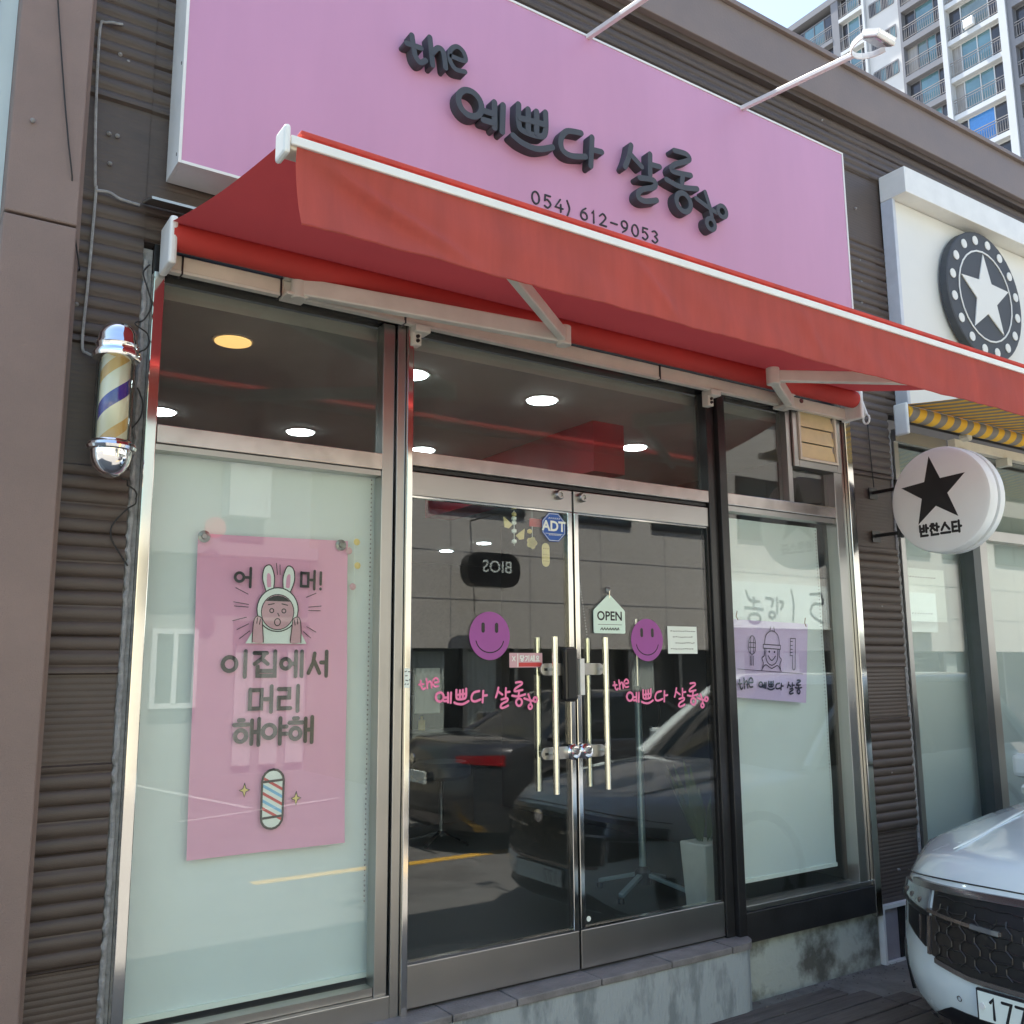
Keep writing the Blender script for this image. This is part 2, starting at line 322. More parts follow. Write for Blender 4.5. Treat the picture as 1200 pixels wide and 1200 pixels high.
# hand lettering of the shop name, metres on the sign face
NAME = {
"t":[['C',[1.737,4.464],[1.745,4.416],[1.756,4.369],[1.78,4.348],[1.806,4.367]],[[1.711,4.414],[1.783,4.419]]],
"h":[[[1.827,4.49],[1.843,4.359]],['C',[1.84,4.417],[1.87,4.454],[1.896,4.443],[1.909,4.37]]],
"e":[['C',[1.938,4.440],[2.010,4.444],[2.004,4.484],[1.970,4.500],[1.936,4.472],[1.930,4.422],[1.960,4.384],[2.012,4.390]]],
"ye":[[[2.171,4.294],[2.171,4.165]],[[2.219,4.296],[2.213,4.158]],[[2.109,4.229],[2.164,4.233]],[[2.109,4.182],[2.164,4.186]],["O",2.037,4.24,0.062]],
"ppeu":[['C',[2.307,4.332],[2.306,4.245],[2.327,4.204],[2.431,4.208],[2.463,4.245],[2.465,4.345]],[[2.362,4.325],[2.361,4.215]],[[2.411,4.33],[2.409,4.215]],[[2.313,4.262],[2.458,4.278]],['C',[2.272,4.159],[2.326,4.138],[2.412,4.135],[2.501,4.173]]],
"da":[['C',[2.682,4.309],[2.593,4.289],[2.556,4.234],[2.564,4.181],[2.618,4.167],[2.705,4.19]],[[2.75,4.309],[2.738,4.15]],[[2.748,4.241],[2.81,4.248]]],
"sal":[['C',[3.008,4.35],[2.989,4.277],[2.963,4.216]],[[2.996,4.301],[3.076,4.251]],[[3.137,4.341],[3.132,4.222]],[[3.139,4.283],[3.202,4.289]],['C',[3.057,4.183],[3.152,4.198],[3.158,4.162],[3.066,4.119],[3.044,4.075],[3.088,4.063],[3.172,4.092]]],
"rong":[['C',[3.314,4.419],[3.402,4.426],[3.418,4.395],[3.311,4.337],[3.296,4.294],[3.43,4.311]],[[3.369,4.289],[3.36,4.246]],['C',[3.246,4.232],[3.348,4.22],[3.473,4.245]],["O",3.366,4.136,0.052]],
"scissors":[[[3.461,4.188],[3.545,4.162],[3.617,4.147]],[[3.533,4.245],[3.563,4.17],[3.578,4.108]],["O",3.566,4.067,0.032],["O",3.659,4.166,0.033]]}
def name_to(x0, z0, x1, keys=None, s=None):
    """map lettering so that x 1.71..3.69 lands on x0..x1 and its foot (4.04) on z0"""
    k = (x1-x0)/(3.69-1.71); out = []
    for key in keys or NAME:
        for st in NAME[key]:
            if st[0] == 'O': out.append(['O', x0+(st[1]-1.71)*k, z0+(st[2]-4.04)*k, st[3]*k])
            else:
                h = ['C'] if st[0] == 'C' else []
                out.append(h+[(x0+(p[0]-1.71)*k, z0+(p[1]-4.04)*k) for p in st if p != 'C'])
    return out

# ================================================================== SETTING
def ground():
    mb = MB().grid(lambda u, v: (-300+600*u, -300+600*v, 0), 12, 12); struct(mb.build('ground', M['asphalt']))
    r = MB().box(-60, 80, -7.4, -.95, -.02, .004); struct(r.build('road', M['asphalt']))
    p = MB()
    for a, b, c, d in ((2.66, 60, -4.15, -4.03),): p.box(a, b, c, d, 0, .009)
    struct(p.build('yellow_road_line', M['lineyellow']))
    w = MB()
    w.beam((3.3, -11.9, .006), (4.0, -8.2, .006), 0.10, .006); w.beam((3.0, -7.6, .006), (5.3, -8.4, .006), .08, .006); w.beam((-1, -9.2, .006), (3.4, -11.6, .006), .12, .006)
    struct(w.build('white_road_line', M['linewhite']))
    c = MB().box(-20, 5.6, -.95, .02, -.05, .006); struct(c.build('cement_strip', M['cementpatch']))
    k = MB().box(5.6, 60, -.95, .02, -.05, .006); struct(k.build('pavement', M['cementpatch']))
ground()
def boards():
    t = thing('boardwalk', 'dark weathered boards laid on the ground in front of the shop step', 'wooden boards', (0, 0, 0))
    y = -.13; i = 0
    while y > -.93:
        w = .115; end = 4.35+(-.13-y)*.9+random.uniform(-.02, .02); x = -.5+random.uniform(-.4, .2)
        while x < end-.1:
            L = min(random.uniform(1.1, 1.7), end-x); z = .028+random.uniform(-.004, .004)
            MB().box(x, x+L-.012, y-w, y, .002, z).build('board', M['board'], t, bevel=.004); x += L
        y -= w+.012; i += 1
boards()

def grit():
    mb = MB()
    for i in range(420):
        if i % 2: x, y = random.uniform(2.6, 5.3), -.02-abs(random.gauss(0, .05))
        else: x, y = random.uniform(2.4, 5.5), random.uniform(-1, -.1)
        r = random.uniform(.002, .009); z = .03 if x < 4.35+(-.13-y)*.9 and y < -.13 else .007
        p = [(x+r*math.cos(a+i), y+r*math.sin(a+i)*random.uniform(.6, 1.3), z) for a in (0, 2.1, 4.2)]
        mb.add(p+[(x, y, z+r*.8)], [(0, 1, 3), (1, 2, 3), (2, 0, 3)])
    o = mb.build('grit', mat('grit_stone', (.15, .14, .125), .9, 0, .4, 30)); o['kind'] = 'stuff'; tag(o, 'loose grit and small stones lying along the foot of the wall', 'grit')
grit()

# ================================================================== SHOP BUILDING
bld = thing('shop_building', 'single storey brown metal clad shop row with stainless framed glass front', 'shop building')
def clad_depth(z):
    for lo, hi, k in ((0, .72, 'f'), (.72, 1.38, 'c'), (1.38, 1.69, 'f'), (1.69, 2.43, 'c'), (2.43, 2.88, 's'), (2.88, 3.47, 'c'), (3.47, 3.86, 's'), (3.86, 4.5, 'c'), (4.5, 4.98, 's'), (4.98, 6, 'c')):
        if lo <= z < hi: break
    if k == 'c': return -.005-.017*abs(math.sin(PI*z/.052))**.42
    if k == 'f': return -.006-.0022*abs(math.sin(PI*z/.022))
    return -.006-.0011*abs(math.sin(PI*z/.02))
def cladding(x0, x1, z0, z1, rag=0):
    mb = MB(); z = z0; zs = []
    while z < z1: zs.append(z); z += .0056 if z < 3 else .008
    zs.append(z1); vs = []; fs = []
    for z in zs:
        d = clad_depth(z); vs += [(x0, d, z), (x1, d, z)]
    fs = [(2*i, 2*i+1, 2*i+3, 2*i+2) for i in range(len(zs)-1)]
    n = len(vs); vs += [(x0, .06, z0), (x1, .06, z0), (x0, .06, z1), (x1, .06, z1)]
    fs += [(0, 1, n+1, n), (2*len(zs)-2, 2*len(zs)-1, n+3, n+2), (n, n+1, n+3, n+2)]
    mb.add(vs, fs).build('cladding_sheet', M['cladding'], bld)
cladding(.48, .718, 0, 5.36); cladding(4.965, 5.375, 0, 5.36)
cladding(.7195, 4.9635, 3.32, 5.36); cladding(5.3765, 14, 3.32, 5.36)
# sealant bead along the cut sheet edges
def bead(x, z0, z1, w):
    pts = []; mb = MB(); z = z0; n = int((z1-z0)/.028)
    L = [(x+random.uniform(-.003, .003)-(.004 if i % 2 else 0), -.006-.006*(i % 2), z0+i*(z1-z0)/n) for i in range(n+1)]
    mb.tube(L, [w*(.78+.2*(i % 2)+random.uniform(0, .12)) for i in range(n+1)], 6); mb.build('sealant_bead', M['mortar'], bld, smooth=True)
bead(.733, .3, 3.25, .0105); MB().box(.7195, .756, .0, .03, 0, 3.3).build('edge_filler', M['mortar'], bld); bead(5.39, .35, 3.2, .012)
# pillar of brown panels, left
MB().box(.235, .468, -.125, .02, 0, 3.262).build('pillar_panel', M['pillar'], bld, bevel=.006)
MB().box(.235, .468, -.125, .02, 3.27, 6.9).build('pillar_panel', M['pillar'], bld, bevel=.006)
MB().box(.469, .492, -.03, .02, 0, 5.4).build('corner_trim', M['pillar'], bld)
# coping
MB().box(.492, 30, -.10, .3, 5.34, 5.655).build('parapet', M['coping'], bld, bevel=.005)
MB().box(.492, 30, -.125, .32, 5.655, 5.69).build('coping', M['coping'], bld, bevel=.004)
MB().box(.492, 30, -.06, .02, 5.30, 5.338).build('drip_trim', M['cladding'], bld)
# roof slab + side walls so the sun is blocked
MB().box(-.2, 30, .32, 9, 5.3, 5.5).build('roof', M['aptgrey'], bld)
MB().box(-.25, .2, .1, 9, 0, 5.3).build('wall', M['inwall'], bld)
# base, step
MB().box(3.83, 4.93, -.012, .2, 0, .30).build('concrete_base', M['concrete'], bld)
MB().box(-.1, 1.86, -.012, .2, 0, .30).build('concrete_base', M['concrete'], bld)
def step():
    t = MB(); pts = [(1.0, -.012), (1.0, -.14)]; r = .12; cx, cy = 3.80-r, -.14+r
    for k in range(7): a = -PI/2+k*PI/12; pts.append((cx+r*math.cos(a), cy+r*math.sin(a)))
    pts.append((3.80, -.012)); n = len(pts)
    vs = [(x, y, 0) for x, y in pts]+[(x, y, .313) for x, y in pts]
    t.add(vs, [tuple(range(n)), tuple(range(2*n-1, n-1, -1))]+[(i, (i+1) % n, (i+1) % n+n, i+n) for i in range(n)])
    t.build('step_riser', M['stepface'], bld)
    xs = [1.0, 1.62, 2.02, 2.33, 2.78, 3.2, 3.60]
    for a, b in zip(xs, xs[1:]): MB().box(a+.003, b-.003, -.148, .03, .314, .345+random.uniform(-.002, .001)).build('step_tile', M['steptile'], bld, bevel=.005)
    q = [(3.603, .03), (3.603, -.148)]+[(3.686+.124*math.cos(-PI/2+k*PI/12), -.024+.124*math.sin(-PI/2+k*PI/12)) for k in range(7)]+[(3.81, .03)]
    n = len(q); MB().add([(x, y, .314) for x, y in q]+[(x, y, .345) for x, y in q], [tuple(range(n)), tuple(range(2*n-1, n-1, -1))]+[(i, (i+1) % n, (i+1) % n+n, i+n) for i in range(n)]).build('step_tile', M['steptile'], bld)
step()
# bolts / wall plugs
for x, z in ((.50, 3.02), (.62, 4.04), (.59, 4.06), (5.17, 2.06), (5.15, 1.06), (5.16, .50), (5.2, 4.72), (5.2, 4.35), (5.2, 4.2), (5.19, 4.05), (5.21, 3.9), (.3, 3.62), (4.9, 5.26), (7.6, 5.24), (.57, 3.72), (.6, 3.72), (.58, 3.6)):
    MB().lathe([(.006, 0), (.009, -.01), (.004, -.018)], (x, -.006 if x > .45 else -.125, z), 'Y', 8).build('wall_plug', M['mortar'], bld)
# interior shell
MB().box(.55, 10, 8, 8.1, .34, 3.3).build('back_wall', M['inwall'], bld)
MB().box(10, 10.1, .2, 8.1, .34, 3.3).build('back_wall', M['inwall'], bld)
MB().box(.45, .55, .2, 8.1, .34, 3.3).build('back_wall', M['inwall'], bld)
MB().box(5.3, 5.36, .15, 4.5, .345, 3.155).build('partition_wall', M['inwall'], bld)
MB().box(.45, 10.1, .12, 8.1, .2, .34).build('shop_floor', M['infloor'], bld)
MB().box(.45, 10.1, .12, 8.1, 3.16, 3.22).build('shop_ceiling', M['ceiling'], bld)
MB().box(3.45, 3.69, .66, 2.75, 2.85, 3.158).build('ceiling_beam', M['redpaint'], bld, label='dark red boxed beam under the shop ceiling')

# ------------------------------------------------ shop front frames and glass
def pane(x0, x1, z0, z1, par, m=GL, y=.02, name='glass_pane'):
    return MB().box(x0, x1, y, y+.008, z0, z1).build(name, m, par)
def window_unit():
    # left display window
    w = MB()
    w.box(.757, .797, -.045, .06, .30, 3.20)           # reflecting left jamb
    o = w.build('display_window', M['steel'], bld, bevel=.003, label='large left display window behind which hangs a pale blind')
    MB().box(1.797, 1.836, -.035, .06, .22, 3.20).build('door_post', M['steel_dull'], o, bevel=.003); MB().box(1.838, 1.865, -.055, .07, .22, 3.20).build('door_post', M['steel'], o, bevel=.003)
    MB().box(1.735, 1.79, -.02, .05, .42, 3.20).build('mullion', M['steel_dull'], o, bevel=.003)
    MB().box(.802, 1.733, -.03, .05, 2.54, 2.61).build('transom', M['dustysteel'], o, bevel=.003)
    MB().box(.802, 1.733, -.015, .05, 2.515, 2.537).build('transom_bead', M['steel_dull'], o)
    MB().box(.802, 1.795, -.04, .06, .30, .43).build('sill_frame', M['steel_dull'], o, bevel=.004)
    MB().box(.802, 1.733, -.012, .05, .432, .462).build('bottom_bead', M['steel_dull'], o)
    pane(.80, 1.737, .46, 2.517, o); pane(.80, 1.737, 2.61, 3.19, o, GLU)
    # door bay transom and upper pane
    d = MB().box(1.867, 3.683, -.035, .05, 2.575, 2.64).build('door_frame', M['dustysteel'], bld, bevel=.003)
    MB().box(1.867, 3.683, -.01, .05, 2.557, 2.573).build('door_track', M['black'], d)
    pane(1.865, 3.685, 2.638, 3.19, d, GLU, name='transom_pane')
    MB().box(1.867, 1.90, .012, .06, 2.645, 3.2).build('red_jamb_liner', M['redpaint'], d)
    MB().box(3.755, 3.81, -.055, .07, .30, 3.20).build('door_post', M['darkframe'], d, bevel=.003)
    MB().box(3.69, 3.75, -.03, .05, .345, 3.20).build('door_post', M['darkframe'], d, bevel=.003)
    # right window
    r = MB().box(4.77, 4.845, -.03, .05, .42, 3.20).build('display_window', M['steel_dull'], bld, bevel=.003, label='narrow right display window with lilac poster')
    MB().box(4.88, 4.935, -.05, .06, .28, 3.25).build('window_jamb', M['steel'], r, bevel=.003)
    MB().box(4.848, 4.876, -.02, .05, .3, 3.2).build('window_jamb', M['steel_dull'], r)
    MB().box(3.812, 4.768, -.03, .05, 2.58, 2.645).build('transom', M['dustysteel'], r, bevel=.003)
    MB().box(3.812, 4.768, -.015, .05, 2.548, 2.577).build('transom_bead', M['steel_dull'], r)
    MB().box(3.812, 4.876, -.035, .06, .452, .478).build('sill_frame', M['steel_dull'], r, bevel=.003)
    MB().box(3.812, 4.93, -.045, .06, .302, .45).build('black_skirting', M['blackbase'], r, bevel=.004)
    pane(3.81, 4.773, .478, 2.55, r); pane(3.81, 4.36, 2.645, 3.19, r, GLU); pane(4.41, 4.773, 2.645, 2.86, r, GLU)
    MB().box(4.362, 4.40, -.02, .05, 2.646, 3.2).build('mullion', M['steel_dull'], r)
    # louvre vent
    v = MB()
    v.box(4.405, 4.45, -.035, .05, 2.862, 3.2); v.box(4.805, 4.845, -.036, .05, 2.862, 3.2); v.box(4.45, 4.805, -.035, .05, 2.862, 2.905)
    v = v.build('louvre_vent', M['steel_dull'], bld, bevel=.003, label='small louvred vent with cream glass blades above the right window')
    for a in ((4.452, 4.468, 2.907, 3.2), (4.787, 4.803, 2.907, 3.2), (4.468, 4.787, 2.907, 2.922)):
        MB().box(a[0], a[1], -.045, .02, a[2], a[3]).build('inner_frame', M['cream'], v)
    for i in range(3):
        z = 2.926+i*.095
        MB().add([(4.472, -.036, z), (4.783, -.036, z), (4.783, -.026, z+.09), (4.472, -.026, z+.09), (4.472, -.031, z), (4.783, -.031, z), (4.783, -.021, z+.09), (4.472, -.021, z+.09)],
            [(0, 1, 2, 3), (7, 6, 5, 4), (0, 4, 5, 1), (3, 2, 6, 7), (0, 3, 7, 4), (1, 5, 6, 2)]).build('louvre_blade', M['louvre'], v)
    # top frame above glass
    MB().box(.7585, 4.96, -.02, .06, 3.205, 3.318).build('head_frame', M['darkframe'], bld)
window_unit()

def door(x0, x1, label, hx, sgn):
    t = thing('glass_door', label, 'door', (0, 0, 0))
    zb, zt = .355, 2.55
    st = .028
    MB().box(x0, x1, -.02, .02, zb, zb+.165).build('bottom_rail', M['steel_dull'], t, bevel=.003)
    MB().box(x0, x1, -.02, .02, zt-.105, zt).build('top_rail', M['steel_dull'], t, bevel=.003)
    inner = (x1-st, x1) if sgn > 0 else (x0, x0+st)
    outer = (x0, x0+.012) if sgn > 0 else (x1-.012, x1)
    MB().box(inner[0], inner[1], -.02, .02, zb+.166, zt-.106).build('meeting_stile', M['steel'], t, bevel=.003)
    MB().box(outer[0], outer[1], -.016, .016, zb+.166, zt-.106).build('hinge_stile', M['darkframe'], t)
    a, b = (outer[1], inner[0]) if sgn > 0 else (inner[1], outer[0])
    MB().box(a, b, -.005, .004, zb+.166, zt-.106).build('glass_pane', GL, t)
    MB().box(a, b, -.014, .014, zb+.1665, zb+.174).build('glazing_bead', M['steel'], t)
    MB().box(a, b, -.014, .014, zt-.114, zt-.1065).build('glazing_bead', M['steel'], t)
    for y, s in ((-.07, 1), (.07, 1)):
        h = MB().tube([(hx, y, 1.135), (hx, y, 1.84)], .0145, 14).build('pull_handle', M['brass'], t, smooth=True)
        for z in (1.69, 1.31):
            MB().tube([(hx, y, z), (hx, y*.1, z)], .007, 8).build('handle_stud', M['steel'], t, smooth=True)
    for z in (1.69, 1.31):
        e = inner[0]+.01 if sgn > 0 else inner[1]-.01
        l, r = (hx-.055, e) if sgn > 0 else (e, hx+.02)
        bm = MB(); n = 8; pl = []
        for k in range(n+1): q = PI/2+PI*k/n; pl.append((l+.028+.028*math.cos(q), z+.028*math.sin(q)))
        for k in range(n+1): q = -PI/2+PI*k/n; pl.append((r-.028+.028*math.cos(q), z+.028*math.sin(q)))
        bm.prism(pl, -.033, -.022); pb = bm.build('handle_plate', M['steel_dull'], t, bevel=.002)
        MB().box(hx+.008 if sgn < 0 else l+.02, (r-.02) if sgn < 0 else hx-.018, -.036, -.0335, z-.006, z+.006).build('plate_slot', M['black'], pb)
    lx = inner[0]+.014
    k = MB().lathe([(.036, 0), (.036, -.018), (.027, -.026), (.026, -.032), (.018, -.033)], (lx-(.018 if sgn > 0 else -.016), -.03, 1.312), 'Y', 24).build('lock_rose', M['chrome'], t, smooth=True)
    MB().lathe([(.011, 0), (.011, -.006), (.009, -.008)], (lx-(.018 if sgn > 0 else -.016), -.0635, 1.312), 'Y', 16).build('lock_cylinder', M['satin'], t, smooth=True)
    px = x1-.085 if sgn > 0 else x0+.045
    MB().lathe([(.024, 0), (.024, -.02), (.019, -.026), (.012, -.026), (.012, -.018)], (px, -.021, 2.52), 'Y', 20).build('pivot_cap', M['steel_dull'], t, smooth=True)
    return t
dl = door(1.868, 2.757, 'left glass shop door with smiley sticker and black lock box', 2.604, 1)
dr = door(2.768, 3.687, 'right glass shop door with hanging OPEN board', 2.905, -1)
# electric lock
def smartlock():
    t = thing('door_lock', 'black rounded electronic lock box on the left door edge between the handles', 'lock', (2.705, -.02, 1.55))
    MB().box(2.668, 2.744, -.064, -.026, 1.545, 1.79).build('lock_body', M['black'], t, bevel=.012)
    MB().box(2.682, 2.730, -.0675, -.0655, 1.56, 1.775).build('lock_cover', M['rubber'], t, bevel=.001)
    MB().box(2.66, 2.75, -.025, -.0215, 1.54, 1.795).build('back_plate', M['rubber'], t)
    s = MB().box(2.770, 2.798, -.045, -.0215, 1.57, 1.74).build('lock_keeper', M['white'], None, bevel=.003); tag(s, 'white lock keeper plate on the right door beside the black lock box', 'lock plate')
smartlock()
c = MB().lathe([(.012, 0), (.012, -.002), (.006, -.002)], (2.822, -.006, .56), 'Y', 16).build('door_sticker', M['paper'], None); tag(c, 'tiny white ring sticker low on the right door glass', 'sticker')

# ------------------------------------------------ blinds, posters, stickers
def blind(x0, x1, z0, z1, label, y=.09):
    t = thing('roller_blind', label, 'blind', ((x0+x1)/2, y, z1))
    MB().grid(lambda u, v: (x0+(x1-x0)*u, y+.004*math.sin(u*9+v*3)+.002*math.sin(v*22), z0+(z1-z0)*v), 24, 24).build('blind_cloth', M['blind'], t, smooth='all')
    MB().box(x0, x1, y-.008, y+.008, z0-.02, z0).build('bottom_bar', M['paper'], t)
    n = int((z1-z0-.25)/.02); mb = MB()
    for i in range(n): mb.lathe([(.001, -.004), (.004, 0), (.001, .004)], (x1-.035, y-.02, z1-.02*i), 'Z', 5)
    b = mb.build('bead_chain', M['mortar'], t)
    return t
blind(.79, 1.765, .495, 2.53, 'pale green roller blind filling the left display window behind the pink poster')
blind(3.83, 4.725, .575, 2.53, 'pale green roller blind filling the right window behind the lilac poster')
def decal(sts, y, width, m, name, label, cat, depth=.0008, group=None):
    o = strokes(MB(), sts, (0, y, 0), width, depth).build(name, m); return tag(o, label, cat, group)
YG = -.0065      # just in front of door glass
def name_sticker(x0, z0, x1, label):
    t = thing('name_sticker', label, 'sticker', (x0, YG, z0))
    for key in NAME: strokes(MB(), name_to(x0, z0, x1, [key]), (0, YG, 0), .0092 if key in 'the' else .0105, .0008).build('letter' if key != 'scissors' else 'scissors_emblem', M['decalpink'], t)
name_sticker(1.93, 1.515, 2.545, 'pink vinyl lettering of the salon name across the left door')
name_sticker(3.0, 1.49, 3.64, 'pink vinyl lettering of the salon name across the right door')
def smiley(cx, cz, r, label):
    k = 40; t = MB(); holes = []
    t.add([(cx+r*math.cos(2*PI*i/k), YG, cz+r*math.sin(2*PI*i/k)) for i in range(k)]+[(cx+r*math.cos(2*PI*i/k), YG+.0008, cz+r*math.sin(2*PI*i/k)) for i in range(k)],
          [tuple(range(k)), tuple(range(2*k-1, k-1, -1))]+[(i, (i+1) % k, (i+1) % k+k, i+k) for i in range(k)])
    o = t.build('smiley_sticker', M['purple']); tag(o, label, 'sticker')
    for q in (-.036, .036): strokes(MB(), [[(cx+q, cz+.022), (cx+q, cz+.05)]], (0, YG-.0003, 0), .018, .0003).build('eye', M['darkframe'], o)
    strokes(MB(), [['C']+[(cx+.075*math.sin(a), cz-.01-.065*math.cos(a)) for a in [-1.35+i*.27 for i in range(11)]]], (0, YG-.0003, 0), .005, .0003).build('mouth', M['darkframe'], o)
smiley(2.289, 1.842, .108, 'purple smiley face sticker on the left door glass')
smiley(3.231, 1.833, .106, 'purple smiley face sticker on the right door glass beside the OPEN board')
def adt():
    cx, cz, r = 2.655, 2.364, .075; pl = [(cx+r*math.cos(PI/8+i*PI/4), cz+r*math.sin(PI/8+i*PI/4)) for i in range(8)]
    o = MB().prism(pl, YG-.0004, YG).build('security_sticker', M['bluesticker']); tag(o, 'blue octagonal security sticker at the top of the left door', 'sticker')
    q = [(cx+r*.93*math.cos(PI/8+i*PI/4), cz+r*.93*math.sin(PI/8+i*PI/4)) for i in range(9)]
    strokes(MB(), [q], (0, YG-.0005, 0), .0022, .0003).build('border', M['paper'], o)
    a = font_mb('ADT', .068, (cx, YG-.0005, cz+.003), bold=.0022, depth=.0007); a.build('lettering', M['paper'], o)
    strokes(MB(), [[(cx-.03+i*.012, cz+.04), (cx-.024+i*.012, cz+.046)] for i in range(6)]+[[(cx-.03+i*.009, cz-.04), (cx-.026+i*.009, cz-.036)] for i in range(8)], (0, YG-.0005, 0), .003, .0003).build('fine_print', M['paper'], o)
    strokes(MB(), [[(cx-.05, cz-.032), (cx+.05, cz-.032)]], (0, YG-.0005, 0), .002, .0003).build('rule', M['paper'], o)
adt()
def open_sign():
    t = thing('open_board', 'mint white house shaped OPEN board hanging on a suction hook on the right door', 'open sign', (2.98, -.01, 1.87))
    P = [(2.888, 1.862), (3.078, 1.862), (3.083, 1.868), (3.083, 1.97), (3.078, 1.978), (2.994, 2.048), (2.974, 2.048), (2.89, 1.978), (2.884, 1.97), (2.884, 1.868)]
    MB().prism(P, -.013, -.009).build('board_face', M['mint'], t)
    font_mb('OPEN', .062, (2.984, -.0132, 1.945), bold=.0012).build('lettering', M['letterprint'], t)
    strokes(MB(), [[(2.91, 1.905), (3.06, 1.905)]], (0, -.0132, 0), .002, .0003).build('rule', M['letterprint'], t)
    strokes(MB(), [[(2.925+i*.017, 1.879), (2.934+i*.017, 1.889), (2.938+i*.017, 1.88)] for i in range(7)], (0, -.0132, 0), .0045, .0003).build('small_lettering', M['letterprint'], t)
    MB().lathe([(.018, 0), (.016, -.004), (.004, -.012)], (2.984, -.0065, 2.075), 'Y', 14).build('suction_cup', M['lens'], t)
    MB().tube([(2.984, -.016, 2.07), (2.984, -.016, 2.035)], .002, 5).build('hook', M['steel'], t)
open_sign()
def paper_notice(x0, x1, z0, z1, y, name, label, rows, m=None):
    o = MB().box(x0, x1, y, y+.0008, z0, z1).build(name, m or M['paper']); tag(o, label, 'notice')
    w = (x1-x0); s = []
    for r in range(rows):
        z = z1-(z1-z0)*(r+.8)/(rows+.6); x = x0+w*(.1+.08*(r % 3))
        while x < x1-w*(.1+.07*(r % 2)):
            L = random.uniform(.004, .011); s.append([(x, z), (x+L, z+random.uniform(-.003, .004))]); x += L+random.uniform(.005, .01)
    strokes(MB(), s, (0, y, 0), .0035, .0003, step=.00001).build('lettering', M['letterprint'], o); return o
paper_notice(3.372, 3.58, 1.765, 1.905, YG, 'paper_notice', 'white paper notice with four lines of writing taped beside the right smiley', 4)
paper_notice(1.835, 1.86, 1.62, 1.70, -.0565, 'paper_notice', 'tiny white label stuck on the steel post left of the doors', 4)
def pull():
    o = MB().box(2.394, 2.578, YG, YG+.0008, 1.70, 1.766).build('pull_sticker', M['skin']); tag(o, 'small pink and white pull sticker on the left door above the handle plate', 'sticker')
    s = []
    for i, ch in enumerate('당기세요'): s += scale_glyph(ch, 2.452+i*.029, 1.728, .024, .026)
    strokes(MB(), s, (0, YG, 0), .0045, .0003, step=.00001).build('lettering', M['paper'], o)
    strokes(MB(), [[(2.44, 1.704), (2.44, 1.762)], [(2.41, 1.73), (2.425, 1.75)], [(2.41, 1.75), (2.425, 1.73)]], (0, YG, 0), .004, .0003).build('symbol', M['paper'], o)
    MB().box(2.445, 2.574, YG-.0004, YG-.0001, 1.704, 1.722).build('lower_band', M['redprint'], o)
pull()
# ornaments hanging inside the left door
def ornaments():
    t = thing('hanging_mobile', 'little wooden animals hanging on a thread inside the left door top', 'mobile', (2.45, .06, 2.4))
    MB().tube([(2.47, .06, 2.44), (2.47, .06, 2.27)], .0015, 5).build('thread', M['paper'], t)
    for i, z in enumerate((2.42, 2.40, 2.38, 2.34, 2.29)): MB().lathe([(.002, -.012), (.012, -.006), (.012, .006), (.002, .012)], (2.47, .06, z), 'Z', 10).build('bead', M['paper' if i else 'yellowcard'], t, smooth=True)
    for s, z in ((-1, 2.37), (1, 2.32)):
        MB().prism([(2.47+s*.01, z), (2.47+s*.06, z+.035), (2.47+s*.055, z-.015), (2.47+s*.03, z-.02)], .058, .063).build('bird', M['yellowcard'], t)
    t = thing('hanging_mobile', 'red and cream felt charms hanging inside the left door beside the blue sticker', 'mobile', (2.57, .06, 2.4))
    MB().tube([(2.575, .06, 2.44), (2.575, .06, 2.26)], .0015, 5).build('thread', M['paper'], t)
    MB().box(2.56, 2.63, .056, .066, 2.37, 2.41).build('red_charm', M['redprint'], t, bevel=.003)
    MB().lathe([(.002, -.012), (.012, -.006), (.012, .006), (.002, .012)], (2.56, .06, 2.345), 'Z', 10).build('bead', M['goldprint'], t)
    fl = MB()
    for k in range(5): fl.lathe([(.014, 0), (.014, -.006)], (2.57+.016*math.cos(k*1.257), .06, 2.29+.016*math.sin(k*1.257)), 'Y', 10)
    fl.build('flower_charm', M['yellowcard'], t)
    pl = [(2.618+.022*math.cos(PI*k/8), 2.265+.022*math.sin(PI*k/8)) for k in range(9)]+[(2.618+.022*math.cos(PI+PI*k/8), 2.195+.022*math.sin(PI+PI*k/8)) for k in range(9)]
    o = MB().prism(pl, .01, .012).build('air_freshener_card', M['yellowcard']); tag(o, 'small yellow oval card on the left door glass under the blue sticker', 'card')
    for k in range(9): MB().lathe([(.0025, 0), (.0025, -.001)], (2.606+.012*(k % 3), .0095, 2.2+.03*(k//3)), 'Y', 6).build('dot', M['wood'], o)
    t = thing('hanging_mobile', 'faded cream charms on a thread against the blind at the right of the pink poster', 'mobile', (1.63, .05, 2.2))
    MB().tube([(1.645, .05, 2.33), (1.65, .05, 1.98)], .0012, 5).build('thread', M['paper'], t)
    for x, z, m in ((1.655, 2.23, 'goldprint'), (1.62, 2.19, 'skin'), (1.66, 2.13, 'goldprint'), (1.64, 2.04, 'skin')):
        MB().lathe([(.012, 0), (.015, -.004), (.006, -.008)], (x, .05, z), 'Y', 9).build('charm', M[m], t)
ornaments()

